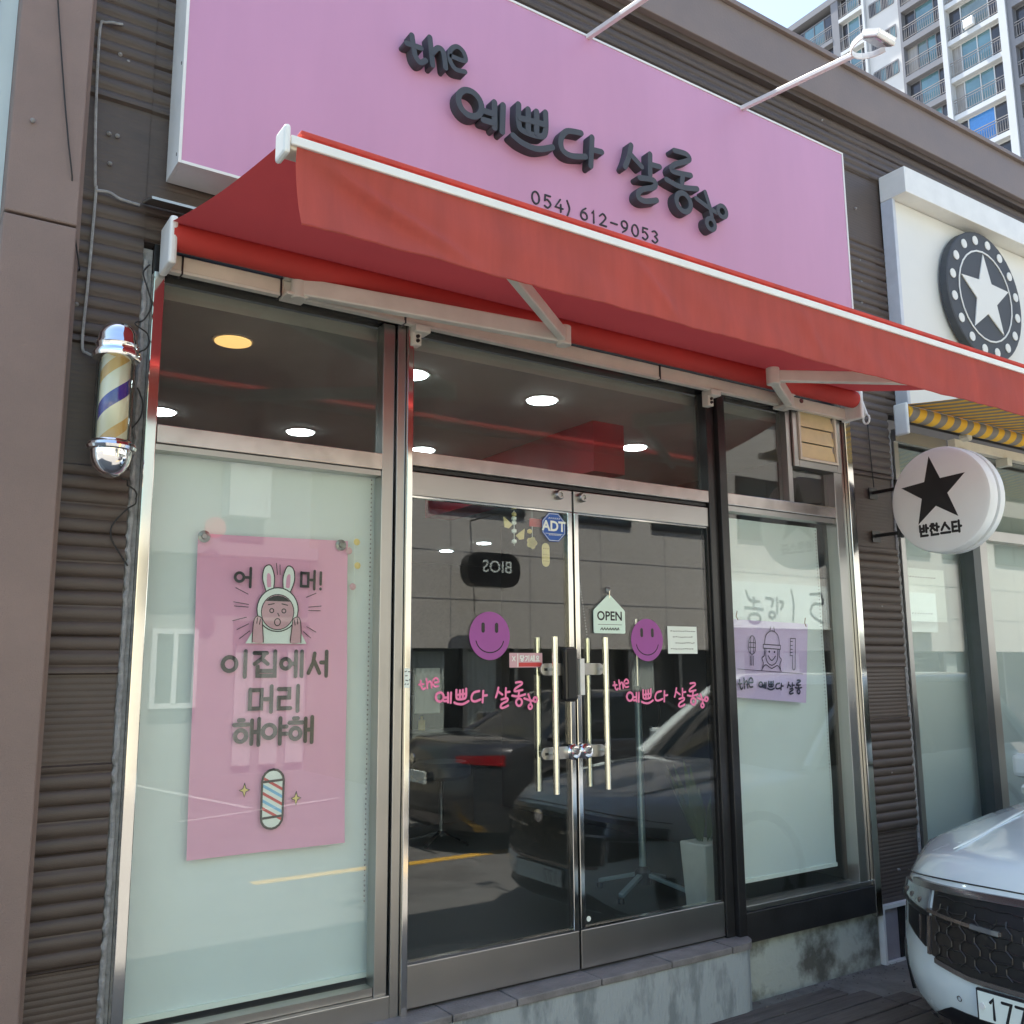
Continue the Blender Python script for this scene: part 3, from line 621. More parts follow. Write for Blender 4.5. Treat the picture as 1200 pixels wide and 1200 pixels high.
def pink_poster():
    y = .055
    def P(u, v): # follows photograph: slightly hanging film
        return (.995+.622*u+.014*(1-v)*1, y+.004*math.sin(u*5)+.004*math.sin(v*9), 1.01+(1.222-.012*(1-u))*v)
    t = thing('pink_poster', 'tall pink poster with a rabbit eared figure and Korean lettering in the left window', 'poster', (1.3, y, 1.01))
    MB().grid(P, 12, 20).build('poster_film', M['posterpink'], t, smooth='all')
    z0 = y-.009
    for x, z in ((1.015, 2.208), (1.583, 2.212)):
        c = MB().lathe([(.022, 0), (.024, -.003), (.012, -.006), (.01, -.014), (.006, -.014)], (x, z0+.002, z), 'Y', 18).build('suction_cup', M['lens'], t, smooth=True)
    s = scale_glyph('어', 1.137, 2.02, .075, .075)+scale_glyph('머', 1.408, 2.022, .07, .075)+scale_glyph('!', 1.472, 2.022, .05, .07)
    strokes(MB(), s, (0, z0, 0), .011, .0006, step=.00005).build('lettering', M['letterprint'], t)
    s = []
    for ch, x, w in (('이', 1.105, .105), ('집', 1.222, .105), ('에', 1.338, .095), ('서', 1.45, .092)): s += scale_glyph(ch, x, 1.672, w, .098)
    for ch, x, w in (('머', 1.212, .105), ('리', 1.325, .1)): s += scale_glyph(ch, x, 1.536, w, .098)
    for ch, x, w in (('해', 1.158, .108), ('야', 1.272, .1), ('해', 1.378, .105)): s += scale_glyph(ch, x, 1.412, w, .098)
    strokes(MB(), s, (0, z0, 0), .016, .0006, step=.00005).build('lettering', M['letterprint'], t)
    # plain generic rabbit-eared figure
    cx, cz = 1.318, 1.935
    def blob(pts, m, d, name='figure'):
        pp = smooth_path(pts+[pts[0]], 5)[:-1]; MB().prism(pp, z0-d, z0-d+.0003).build(name, M[m], t)
    def line(sts, d, w=.0045): strokes(MB(), sts, (0, z0-d, 0), w, .0003, step=.00002).build('drawing', M['letterprint'], t)
    body = [(cx-.125, cz-.135), (cx-.1, cz-.09), (cx-.06, cz-.06), (cx+.06, cz-.06), (cx+.1, cz-.09), (cx+.125, cz-.135)]
    MB().prism(body, z0-.0008, z0-.0005).build('figure', M['paper'], t)
    for s_ in (-1, 1):
        ear = [(cx+s_*.02, cz+.08), (cx+s_*.018, cz+.13), (cx+s_*.035, cz+.175), (cx+s_*.06, cz+.165), (cx+s_*.066, cz+.12), (cx+s_*.05, cz+.07)]
        blob(ear, 'paper', .0012); line([['C']+ear], .0013)
        blob([(cx+s_*.03, cz+.09), (cx+s_*.034, cz+.135), (cx+s_*.048, cz+.14), (cx+s_*.046, cz+.09)], 'posterpink', .0016)
    hd = [(cx+.085*math.cos(a*PI/8), cz+.085*math.sin(a*PI/8)*1.02) for a in range(16)]
    MB().prism(hd, z0-.002, z0-.0017).build('figure', M['paper'], t)
    strokes(MB(), [['O', cx, cz, .085, .087]], (0, z0-.0022, 0), .0045, .0003).build('drawing', M['letterprint'], t)
    MB().prism([(cx+.067*math.cos(a*PI/10), cz-.01+.07*math.sin(a*PI/10)) for a in range(20)], z0-.0026, z0-.0023).build('figure', M['skin'], t)
    strokes(MB(), [['O', cx, cz-.01, .067, .07]], (0, z0-.0028, 0), .0035, .0003).build('drawing', M['letterprint'], t)
    MB().prism([(cx+.062*math.cos(a*PI/10), cz-.0+.056*math.sin(a*PI/10)) for a in range(2, 9)], z0-.0032, z0-.0029).build('figure', M['letterprint'], t)
    strokes(MB(), [['O', cx-.025, cz-.005, .008], ['O', cx+.025, cz-.005, .008], ['O', cx, cz-.05, .012, .014], [(cx-.04, cz+.018), (cx-.016, cz+.023)], [(cx+.04, cz+.018), (cx+.016, cz+.023)], [(cx, cz-.015), (cx+.006, cz-.026)]], (0, z0-.003, 0), .004, .0003, step=.00002).build('drawing', M['letterprint'], t)
    for s_ in (-1, 1):
        hand = [(cx+s_*.1, cz-.13), (cx+s_*.098, cz-.06), (cx+s_*.088, cz-.03), (cx+s_*.066, cz-.035), (cx+s_*.06, cz-.07), (cx+s_*.055, cz-.13)]
        blob(hand, 'skin', .0034); line([['C']+hand, [(cx+s_*.07, cz-.04), (cx+s_*.073, cz-.06)], [(cx+s_*.082, cz-.035), (cx+s_*.084, cz-.056)]], .0038, .0035)
    rays = []
    for a0, r0, r1 in ((155, .135, .19), (172, .12, .18), (177, .12, .175), (195, .13, .185), (207, .13, .18), (218, .14, .19), (24, .13, .175), (6, .13, .185), (0, .13, .18), (-28, .14, .185), (-38, .14, .18)):
        a = math.radians(a0); rays.append([(cx+r0*math.cos(a), cz+r0*math.sin(a)), (cx+r1*math.cos(a), cz+r1*math.sin(a))])
    rays += [[(cx-.006, cz+.14), (cx-.012, cz+.185)], [(cx+.005, cz+.14), (cx+.003, cz+.18)]]
    line(rays, .001, .003)
    # barber pole picture
    px, pz = 1.322, 1.205; r = .043; h = .085
    cap = [(px+r*math.cos(k*PI/8), pz+h-r*.4+r*math.sin(k*PI/8)) for k in range(9)]+[(px-r*math.cos(k*PI/8), pz-h+r*.4-r*math.sin(k*PI/8)) for k in range(9)]
    MB().prism(cap, z0-.0008, z0-.0005).build('pole_picture', M['paper'], t)
    for i in range(5):
        zz = pz-.06+i*.028; MB().prism([(px-r+.004, zz+.022), (px-r+.004, zz+.034), (px+r-.004, zz-.012), (px+r-.004, zz-.024)], z0-.0014, z0-.0011).build('pole_stripe', M['blueprint' if i % 2 else 'redprint'], t)
    strokes(MB(), [cap+[cap[0]], [(px-r, pz+h-.02), (px+r, pz+h-.015)], [(px-r, pz-h+.015), (px+r, pz-h+.02)]], (0, z0-.0018, 0), .009, .0003).build('pole_outline', M['letterprint'], t)
    for x, z in ((1.211, 1.246), (1.418, 1.2)):
        st = [(x, z+.026), (x+.006, z+.006), (x+.02, z), (x+.006, z-.006), (x, z-.026), (x-.006, z-.006), (x-.02, z), (x-.006, z+.006)]
        MB().prism(st, z0-.0008, z0-.0005).build('sparkle', M['goldprint'], t)
        strokes(MB(), [st+[st[0]]], (0, z0-.001, 0), .003, .0003).build('sparkle_outline', M['letterprint'], t)
pink_poster()
def lilac_poster():
    y = .035
    c = [(3.90, 1.955), (4.525, 1.94), (4.475, 1.487), (3.862, 1.535)]
    t = thing('lilac_poster', 'lilac paper poster with salon drawings taped inside the right window', 'poster', (4.2, y, 1.5))
    def L(u, v): # u right, v up
        b = Vector((c[3][0], 0, c[3][1])).lerp(Vector((c[2][0], 0, c[2][1])), u); a = Vector((c[0][0], 0, c[0][1])).lerp(Vector((c[1][0], 0, c[1][1])), u)
        return b.lerp(a, v)
    def P(u, v): q = L(u, v); return (q.x, y+.004*math.sin(u*6+1)*(1-v), q.z)
    MB().grid(P, 12, 8).build('poster_sheet', M['posterlilac'], t, smooth='all')
    z0 = y-.006
    def mapst(sts):
        out = []
        for st in sts:
            if st[0] == 'O':
                k = [(st[1]+st[3]*math.cos(a*PI/9), st[2]+(st[4] if len(st) > 4 else st[3]*1.4)*math.sin(a*PI/9)) for a in range(19)]; out.append([(L(*p).x, L(*p).z) for p in k])
            elif st[0] == 'C': out.append(['C']+[(L(*p).x, L(*p).z) for p in st[1:]])
            else: out.append([(L(*p).x, L(*p).z) for p in st])
        return out
    def dr(sts, w=.0055, m='navy'): strokes(MB(), mapst(sts), (0, z0, 0), w, .0005, step=.00003).build('drawing', M[m], t)
    dr([[(.06, .36), (.93, .36)]], .003)
    # brush, comb
    dr([['C', (.24, .56), (.2, .6), (.2, .74), (.24, .8), (.28, .74), (.28, .6), (.24, .56)], [(.24, .56), (.24, .42)], [(.22, .42), (.22, .54)], [(.26, .42), (.26, .54)], [(.2, .65), (.28, .65)], [(.2, .71), (.28, .71)], [(.22, .58), (.22, .78)], [(.26, .58), (.26, .78)]], .004)
    dr([[(.82, .42), (.82, .8), (.75, .8)], [(.785, .42), (.785, .58), (.75, .58), (.75, .8)], [(.75, .76), (.78, .76)], [(.75, .71), (.78, .71)], [(.75, .66), (.78, .66)], [(.75, .62), (.78, .62)], ['C', (.785, .42), (.8, .4), (.82, .42)]], .004)
    # head under hood dryer
    dr([['C', (.4, .7), (.42, .82), (.5, .88), (.58, .82), (.6, .7)], [(.385, .7), (.615, .7), (.615, .65), (.385, .65), (.385, .7)], [(.47, .88), (.48, .93)], [(.53, .88), (.52, .93)], ['C', (.42, .65), (.43, .5), (.5, .44), (.57, .5), (.58, .65)],
        ['C', (.45, .56), (.5, .5), (.55, .56)], ['O', .465, .61, .006], ['O', .535, .61, .006], ['C', (.4, .64), (.4, .56), (.37, .52), (.39, .46), (.38, .4)], ['C', (.6, .64), (.6, .56), (.63, .52), (.61, .46), (.62, .4)], ['C', (.37, .37), (.42, .44), (.5, .4), (.58, .44), (.63, .37)]], .0045)
    keys = [('t', 'h', 'e')], [('ye', 'ppeu', 'da', 'sal', 'rong')]
    s = []
    a = name_to(0, 0, 1.98, ['t', 'h', 'e']); b = name_to(0, 0, 1.98, ['ye', 'ppeu', 'da', 'sal', 'rong'])
    def sh(sts, ox, oz, k, kz):
        out = []
        for st in sts:
            if st[0] == 'O': out.append(['O', ox+st[1]*k, oz+st[2]*kz, st[3]*k, st[3]*kz])
            elif st[0] == 'C': out.append(['C']+[(ox+p[0]*k, oz+p[1]*kz) for p in st[1:]])
            else: out.append([(ox+p[0]*k, oz+p[1]*kz) for p in st])
        return out
    dr(sh(a, .07, -.20, .62, 1.0)+sh(b, .235, .085, .385, .50), .0095)
    for x, z in ((3.93, 2.0), (4.5, 1.975)):
        MB().tube([(x, y-.006, z), (x-.008, y-.006, z-.03), (x+.004, y-.006, z-.05)], .003, 6).build('hanging_hook', M['wood'], t)
lilac_poster()

# ================================================================== PINK SIGNBOARD
def signboard():
    x0, x1, z0, z1, yf, yb = .785, 4.84, 3.583, 4.915, -.195, -.02
    t = thing('signboard', 'long pink signboard with raised slate letters over the salon', 'sign', (x0, yb, z0))
    MB().box(x0+.012, x1-.012, yf, yf+.006, z0+.012, z1-.012).build('sign_face', M['pink'], t)
    MB().box(x0, x0+.0115, yf-.004, yb, z0, z1).build('edge_trim', M['white'], t); MB().box(x1-.0115, x1, yf-.004, yb, z0, z1).build('edge_trim', M['white'], t)
    MB().box(x0+.012, x1-.012, yf-.004, yb, z0, z0+.0115).build('edge_trim', M['white'], t); MB().box(x0+.012, x1-.012, yf-.004, yb, z1-.0115, z1).build('edge_trim', M['white'], t)
    MB().box(x0+.012, x1-.012, yf+.007, yb, z0+.012, z1-.012).build('sign_core', M['aptgrey'], t)
    for z in (3.62, 4.0, 4.45, 4.8): MB().box(x0-.002, x0, yf+.02, yf+.026, z, z+.012).build('rivet', M['satin'], t)
    for x in (1.2, 1.75, 2.4): MB().box(x, x+.012, yf+.08, yf+.086, z0-.002, z0).build('rivet', M['satin'], t)
    for key, sts in NAME.items():
        strokes(MB(), sts, (0, yf, 0), {'t': .026, 'h': .026, 'e': .023, 'scissors': .026}.get(key, .0305), .052, step=.0006).build('letter' if key != 'scissors' else 'scissors_emblem', M['letter'], t)
    x = 2.41
    for ch, w, g in (('0', .05, .022), ('5', .046, .02), ('4', .05, .018), (')', .03, .055), ('6', .048, .022), ('1', .03, .02), ('2', .048, .022), ('-', .05, .02), ('9', .048, .022), ('0', .05, .02), ('5', .046, .022), ('3', .046, .02)):
        strokes(MB(), scale_glyph(ch, x, 3.884, w, .064), (0, yf, 0), .0085, .004, step=.0001).build('phone_digit', M['letterprint'], t); x += (w+g)*1.01
signboard()
def floodlight(bx, L, label, with_pole=True):
    base = Vector((bx, -.1, 4.93)); head = Vector((bx, -.95, 4.80))
    t = thing('floodlight', label, 'floodlight', base, 'floodlights on poles above the pink sign')
    MB().beam(base+Vector((0, .09, .0)), head, .026, .026).build('pole', M['white'], t, bevel=.004)
    MB().box(bx-.05, bx+.05, -.04, -.014, 4.9, 4.98).build('wall_plate', M['white'], t)
    c = head+Vector((0, -.12, .0)); mb = MB()
    p = [c+Vector((.092*math.cos(PI*k/12), .12*math.sin(PI*k/12), .0)) for k in range(13)]
    for q, r in zip(p, p[1:]): mb.beam(q, r, .006, .032)
    mb.build('bracket', M['white'], t)
    c = c+Vector((0, -.02, 0)); d = Vector((0, .35, -1)).normalized()
    h = MB(); R = Matrix.Rotation(math.radians(28), 3, 'X')
    def tb(x0, x1, y0, y1, z0, z1):
        q = MB().box(x0, x1, y0, y1, z0, z1); return [c+R@(Vector(v)*.74) for v in q.v], q.f
    h.add(*tb(-.1, .1, -.075, .075, -.012, .018)); h.build('lamp_housing', M['white'], t, bevel=.006)
    for i in range(11): f = MB(); f.add(*tb(-.095+i*.018, -.088+i*.018, -.07, .07, .019, .042)); f.build('cooling_fin', M['white'], t)
    g = MB(); g.add(*tb(-.085, .085, -.062, .062, -.018, -.013)); g.build('lamp_glass', M['lens'], t)
    return t
floodlight(3.92, 1, 'white floodlight on a pole over the right half of the pink sign')
floodlight(2.78, 1, 'white floodlight pole over the middle of the pink sign, lamp out of frame')

# ================================================================== AWNING
def awning():
    t = thing('red_awning', 'red retractable fabric awning with folding arms over the salon front', 'awning', (2.9, -.05, 3.25))
    YB, ZB = -1.2, 3.165; x0, x1 = .845, 4.97
    # canopy cloth: from roller top to front bar, slight sag
    def cl(u, v):
        x = x0+.005-.075*(1-v)+(x1-x0+.005)*u-(.09*(1-v))*u; y = -.16+(YB+.16)*v; z = 3.352+(ZB+.03-3.352)*v-.022*math.sin(PI*v)-.006*math.sin(u*26)*math.sin(PI*v)
        return (x, y, z)
    MB().grid(cl, 60, 14).build('canopy_cloth', M['awning'], t, smooth='all')
    MB().lathe([(.052, .785), (.052, 4.84)], (0, -.15, 3.305), 'X', 24).build('roller', M['rollcloth'], t, smooth=True)
    # front bar
    MB().box(x0, x1, YB-.035, YB+.03, ZB-.022, ZB+.012).build('front_bar', M['cream'], t, bevel=.006)
    MB().box(x0, x1, YB-.047, YB-.036, ZB-.012, ZB+.016).build('front_rail', M['white'], t, bevel=.003)
    MB().box(x0+.03, x1, YB-.04, YB-.004, ZB+.028, ZB+.044).build('cloth_keder', M['valance'], t, bevel=.004)
    MB().box(x0-.022, x0-.002, YB-.052, YB+.03, ZB-.045, ZB+.045).build('end_cap', M['white'], t, bevel=.01)
    MB().box(x1+.002, x1+.03, YB-.055, YB+.035, ZB-.055, ZB+.045).build('end_cap', M['white'], t, bevel=.01)
    # valance
    def val(u, v):
        x = x0+.02+.018*(v*v)*(1-u)+(x1-x0-.02)*u; fold = math.exp(-((u-.02-.06*v)/.05)**2)
        z = ZB-.012-(.228+.002*math.sin(u*13))*v*(1-.0*u)
        y = YB-.038-.012*v+.0035*v*math.sin(u*34+v*1.5)+.003*v*math.sin(u*83+2)+.0022*math.sin(u*210+v*9+3*math.sin(u*31))*v+.004*math.sin(u*47-v*6+2*math.sin(u*19))*math.sin(PI*v)+.03*fold*math.sin(PI*v)-.028*math.exp(-((u-.012-.13*v)/.012)**2)*math.sin(PI*v)-.014*math.exp(-((u-.30-.05*v)/.008)**2)*math.sin(PI*v)-.012*math.exp(-((u-.52-.03*v)/.008)**2)*math.sin(PI*v)
        return (x, y, z)
    MB().grid(val, 260, 14).build('valance', M['valance'], t, smooth='all')
    for u_ in (): MB().tube([Vector(val(u_, v/8))+Vector((0, -.0012, 0)) for v in range(9)], .0016, 4).build('valance_seam', M['awning'], t, smooth=True)
    hem = MB(); pts = [Vector(val(i/130, 1.0)) for i in range(131)]; hem.tube(pts, .0035, 5); hem.build('valance_hem', M['valance'], t, smooth=True)
    # mounting bar and brackets
    MB().box(.80, 4.90, -.085, -.045, 3.205, 3.265).build('mounting_bar', M['cream'], t, bevel=.004)
    MB().box(.80, 4.90, -.09, -.06, 3.192, 3.203).build('mounting_bar_lip', M['armgrey'], t)
    for x in (.80, 4.845):
        s = -1 if x < 2 else 1
        MB().box(x-.03 if s < 0 else x, x if s < 0 else x+.03, -.2, -.05, 3.18, 3.37).build('end_bracket', M['white'], t, bevel=.01)
    for x in (1.88, 3.7):
        MB().box(x-.03, x+.045, -.1, -.024, 3.165, 3.2).build('wall_bracket', M['armgrey'], t, bevel=.005)
        MB().box(x-.03, x+.015, -.07, -.024, 3.11, 3.168).build('wall_bracket', M['armgrey'], t, bevel=.005)
        for dz in (3.13, 3.15): MB().lathe([(.009, 0), (.008, -.008)], (x-.006, -.071, dz), 'Y', 8).build('bracket_bolt', M['black'], t)
    for x in (.845, 1.235, 1.80, 3.3):
        MB().box(x, x+.006, -.093, -.04, 3.19, 3.268).build('bar_joint', M['black'], t)
    # arms
    def arm(sh, el, fr):
        sh, el, fr = map(Vector, (sh, el, fr))
        MB().beam(sh, el, .045, .075).build('upper_arm', M['armgrey'], t, bevel=.007)
        MB().beam(el+Vector((0, 0, -.0)), fr, .035, .06).build('forearm', M['armgrey'], t, bevel=.006)
        MB().lathe([(.034, -.045), (.034, .043)], el, 'Z', 16).build('elbow_joint', M['armgrey'], t, smooth=True, bevel=.004)
        MB().lathe([(.03, -.05), (.03, .05)], sh, 'Z', 16).build('shoulder_joint', M['armgrey'], t, smooth=True, bevel=.004)
        b = MB().box(sh.x-.055, sh.x+.04, -.14, -.045, sh.z-.045, sh.z-.03).box(sh.x-.055, sh.x+.04, -.14, -.045, sh.z+.03, sh.z+.048).box(sh.x-.05, sh.x+.03, -.088, -.046, sh.z-.03, sh.z+.03)
        b.build('shoulder_bracket', M['armgrey'], t, bevel=.004)
        MB().lathe([(.014, 0), (.014, -.006)], (sh.x+.07, sh.y-.03, sh.z), 'Y', 12).build('arm_pin', M['satin'], t)
    arm((1.30, -.12, 3.23), (2.38, -.47, 3.13), (1.47, -1.165, 3.135))
    arm((4.28, -.12, 3.22), (3.70, -.5, 3.165), (4.62, -1.165, 3.12))
    # crank eye at right end
    ring = [(4.93, -.17+.022*math.cos(a*PI/5), 3.19+.03*math.sin(a*PI/5)) for a in range(11)]
    MB().tube(ring, .006, 6).build('crank_eye', M['white'], t, smooth=True); MB().tube([(4.9, -.16, 3.31), (4.93, -.17, 3.22)], .012, 8).build('crank_stub', M['white'], t)
    hp = [(.70, 3.40), (.70, 3.47)]
    MB().add([(.70, -.03, 3.475), (1.0, -.03, 3.475), (1.0, -.2, 3.42), (.70, -.2, 3.42), (.70, -.03, 3.465), (1.0, -.03, 3.465), (1.0, -.2, 3.41), (.70, -.2, 3.41)], [(0, 1, 2, 3), (7, 6, 5, 4), (0, 4, 5, 1), (3, 2, 6, 7), (0, 3, 7, 4), (1, 5, 6, 2)]).build('rain_hood', M['steel_dull'], t)
awning()

# ================================================================== BARBER POLE
def stripe_mat():
    m = bpy.data.materials.new('barber_stripes'); m.use_nodes = True; t = m.node_tree; b = t.nodes['Principled BSDF']; b.inputs['Roughness'].default_value = .2; b.inputs['Coat Weight'].default_value = 1
    tc = nd(t, 'ShaderNodeTexCoord'); sp = nd(t, 'ShaderNodeSeparateXYZ'); t.links.new(tc.outputs['Object'], sp.inputs[0])
    at = nd(t, 'ShaderNodeMath', operation='ARCTAN2'); t.links.new(sp.outputs[1], at.inputs[0]); t.links.new(sp.outputs[0], at.inputs[1])
    a = nd(t, 'ShaderNodeMath', operation='MULTIPLY'); a.inputs[1].default_value = -1/(2*PI); t.links.new(at.outputs[0], a.inputs[0])
    z = nd(t, 'ShaderNodeMath', operation='MULTIPLY'); z.inputs[1].default_value = 1/.255; t.links.new(sp.outputs[2], z.inputs[0])
    s = nd(t, 'ShaderNodeMath', operation='ADD'); t.links.new(a.outputs[0], s.inputs[0]); t.links.new(z.outputs[0], s.inputs[1])
    s2 = nd(t, 'ShaderNodeMath', operation='ADD'); s2.inputs[1].default_value = 5.22; t.links.new(s.outputs[0], s2.inputs[0])
    f = nd(t, 'ShaderNodeMath', operation='FRACT'); t.links.new(s2.outputs[0], f.inputs[0])
    r = nd(t, 'ShaderNodeValToRGB'); r.color_ramp.interpolation = 'CONSTANT'; t.links.new(f.outputs[0], r.inputs[0])
    e = r.color_ramp.elements; e[0].position = 0; e[0].color = (.03, .03, .3, 1); e[1].position = .22; e[1].color = (.7, .7, .58, 1)
    for p, c in ((.5, (.62, .4, .13, 1)), (.68, (.7, .7, .58, 1))): x = e.new(p); x.color = c
    t.links.new(r.outputs[0], b.inputs['Base Color']); return m
def barber():
    cx, cy = .622, -.16
    t = thing('barber_pole', 'chrome capped barber pole with blue white and gold stripes on the left wall', 'barber pole', (cx, cy, 2.36))
    z0 = 2.36
    o = MB().lathe([(.05, 0), (.05, .30)], (0, 0, 0), 'Z', 40); me = o.mesh('striped_cylinder', stripe_mat(), True)
    c = bpy.data.objects.new('striped_cylinder', me); COL.objects.link(c); c.parent = t; c.location = (0, 0, .125)
    g = MB().lathe([(.062, 2.47), (.062, 2.80)], (cx, cy, 0), 'Z', 40); g.build('glass_tube', glass_mat('pole_glass', (.93, .93, .85), .02), t, smooth=True)
    up = [(.066, 2.785), (.078, 2.79), (.082, 2.80), (.078, 2.815), (.07, 2.82), (.07, 2.835), (.073, 2.84), (.07, 2.85), (.066, 2.86)]+[(.066*math.cos(a*PI/20), 2.86+.07*math.sin(a*PI/20)) for a in range(1, 10)]
    MB().lathe(up, (cx, cy, 0), 'Z', 40).build('top_cap', M['chrome'], t, smooth=True)
    lo = [(.068*math.sin(a*PI/20)+.001, 2.455-.095*math.cos(a*PI/20)) for a in range(0, 11)]+[(.08, 2.458), (.084, 2.468), (.08, 2.478), (.072, 2.482), (.068, 2.49)]
    MB().lathe(lo, (cx, cy, 0), 'Z', 40).build('bottom_cap', M['chrome'], t, smooth=True)
    MB().box(cx-.045, cx+.06, -.085, -.03, 2.44, 2.85).build('back_housing', M['darkframe'], t, bevel=.008)
    MB().box(cx+.05, cx+.058, -.15, -.08, 2.48, 2.79).build('side_rail', M['darkframe'], t)
barber()
def cable(pts, r, m, label, name='cable'):
    P3 = smooth_path([(x, z) for x, y, z in pts], 5); n = len(P3); ys = [y for _, y, _ in pts]
    P = [(q[0], ys[min(len(ys)-1, int(i/5+.5))], q[1]) for i, q in enumerate(P3)]
    tag(MB().tube(P, r, 6).build(name, m, smooth=True), label, 'cable')
cable([(.59, -.03, 4.18), (.53, -.035, 4.16), (.509, -.035, 4.12), (.515, -.035, 3.786), (.53, -.035, 3.50), (.535, -.035, 3.46), (.530, -.035, 3.109), (.525, -.035, 2.87), (.545, -.035, 2.835), (.58, -.06, 2.83)], .0055, M['mortar'], 'thin grey conduit running down the left wall edge to the barber pole')
cable([(.535, -.04, 3.465), (.58, -.04, 3.47), (.62, -.04, 3.455), (.69, -.04, 3.45)], .006, M['mortar'], 'short grey conduit running right from the left wall conduit under the flat panel')
cable([(.73, -.09, 3.20), (.712, -.07, 3.17), (.735, -.07, 3.10), (.748, -.07, 3.05), (.725, -.07, 2.99), (.69, -.09, 2.96), (.735, -.09, 2.93), (.738, -.1, 2.88), (.70, -.12, 2.84)], .003, M['rubber'], 'thin black wire looping from the awning end to the barber pole top')
cable([(.715, -.07, 2.725), (.738, -.06, 2.68), (.735, -.06, 2.62), (.705, -.07, 2.57)], .003, M['rubber'], 'thin black wire loop beside the middle of the barber pole')
cable([(.665, -.14, 2.37), (.725, -.07, 2.345), (.738, -.05, 2.30), (.71, -.04, 2.275), (.665, -.035, 2.212), (.668, -.035, 2.16), (.70, -.035, 2.11), (.725, -.04, 2.07)], .003, M['rubber'], 'thin black wire dangling under the barber pole down the corrugated sheet')
cable([(.26, -.135, 5.6), (.30, -.135, 4.6), (.40, -.135, 3.7), (.485, -.05, 3.2), (.50, -.03, 3.15)], .0028, M['rubber'], 'thin dark wire slanting across the brown pillar')

# ================================================================== NEIGHBOUR SHOP
def star(cx, cz, r, k=.42, rot=PI/2): return [(cx+(r if i % 2 == 0 else r*k)*math.cos(rot+i*PI/5), cz+(r if i % 2 == 0 else r*k)*math.sin(rot+i*PI/5)) for i in range(10)]
def neighbour_sign():
    t = thing('white_sign_box', 'white framed sign box of the next shop carrying a black and white star wheel', 'sign', (5.48, -.02, 3.2))
    MB().box(5.51, 10.3, -.095, -.018, 3.38, 4.83).build('sign_panel', M['whitesign'], t)
    MB().box(5.475, 10.5, -.215, -.018, 4.835, 5.02).build('top_frame', M['white'], t, bevel=.004)
    MB().box(5.475, 5.508, -.11, -.018, 3.38, 4.833).build('side_frame', mat('pale_blue_frame', (.55, .59, .66), .5), t, bevel=.004)
    cx, cz, r = 6.44, 4.32, .485
    k = 48
    w = MB().lathe([(r, -.115), (r, -.165), (r-.01, -.17)], (cx, 0, cz), 'Y', k).build('star_wheel', M['letter'], t, label='dark star wheel emblem with dots round its rim')
    MB().prism(star(cx, cz, r*.66), -.178, -.171).build('star', M['whitesign'], w)
    strokes(MB(), [['O', cx, cz, r*.7]], (0, -.171, 0), .012, .004).build('inner_ring', M['whitesign'], w)
    for i in range(16):
        a = 2*PI*(i+.5)/16; MB().lathe([(.034, -.171), (.034, -.176)], (cx+r*.86*math.cos(a), 0, cz+r*.86*math.sin(a)), 'Y', 14).build('rim_dot', M['whitesign'], w)
    tag(MB().tube([(5.72, -.07, 4.40), (5.8, -.08, 4.385), (5.95, -.07, 4.39)], .003, 5).build('cable', M['rubber']), 'short black wire at the left of the star wheel', 'cable')
neighbour_sign()
def blade_sign():
    cy, cz, r = -.50, 2.655, .315; x0 = 5.09
    t = thing('round_blade_sign', 'round white hanging sign with a black star projecting from the wall', 'sign', (5.15, 0, 2.655))
    MB().lathe([(r-.03, x0), (r-.008, x0+.008), (r, x0+.03), (r, x0+.07), (r-.012, x0+.075)], (0, cy, cz), 'X', 56).build('front_drum', M['acrylic'], t, smooth=True)
    MB().lathe([(r-.02, x0+.0755), (r-.02, x0+.095)], (0, cy, cz), 'X', 48).build('rim_band', M['black'], t, smooth=True)
    MB().lathe([(r-.012, x0+.0955), (r, x0+.1), (r, x0+.145), (r-.03, x0+.165)], (0, cy, cz), 'X', 56).build('rear_drum', M['acrylic'], t, smooth=True)
    def yz(poly, d=.0012): # poly in (s,z): s increases to the right in view => toward the street
        pl = [(x0-d, cy-s, cz+z) for s, z in poly]; n = len(pl)
        return MB().add(pl+[(x0-.0002, b, c_) for a, b, c_ in pl], [tuple(range(n)), tuple(range(2*n-1, n-1, -1))]+[(i, (i+1) % n, (i+1) % n+n, i+n) for i in range(n)])
    yz(star(-.025, .05, .215, .40, PI/2+.07)).build('star', M['letterprint'], t)
    s = []
    for i, ch in enumerate('반찬스타'): s += scale_glyph(ch, -.135+i*.068, -.205, .056, .064)
    strokes(MB(), s, (x0, cy, cz), .0145, .0012, ux=(0, -1, 0), n=(-1, 0, 0), step=.00003).build('lettering', M['letterprint'], t)
    MB().box(5.135, 5.185, -.20, -.185, 2.47, 2.83).build('bracket_plate', M['black'], t)
    for z in (2.775, 2.50):
        MB().box(5.15, 5.17, -.19, -.012, z-.01, z+.01).build('bracket_arm', M['black'], t); MB().box(5.12, 5.2, -.024, -.018, z-.04, z+.03).build('bracket_foot', M['black'], t)
    tag(MB().tube([(5.16, -.03, 2.81), (5.15, -.03, 3.0), (5.14, -.03, 3.25)], .0035, 6).build('cable', M['rubber']), 'thin black cable rising from the round star sign bracket', 'cable')
blade_sign()
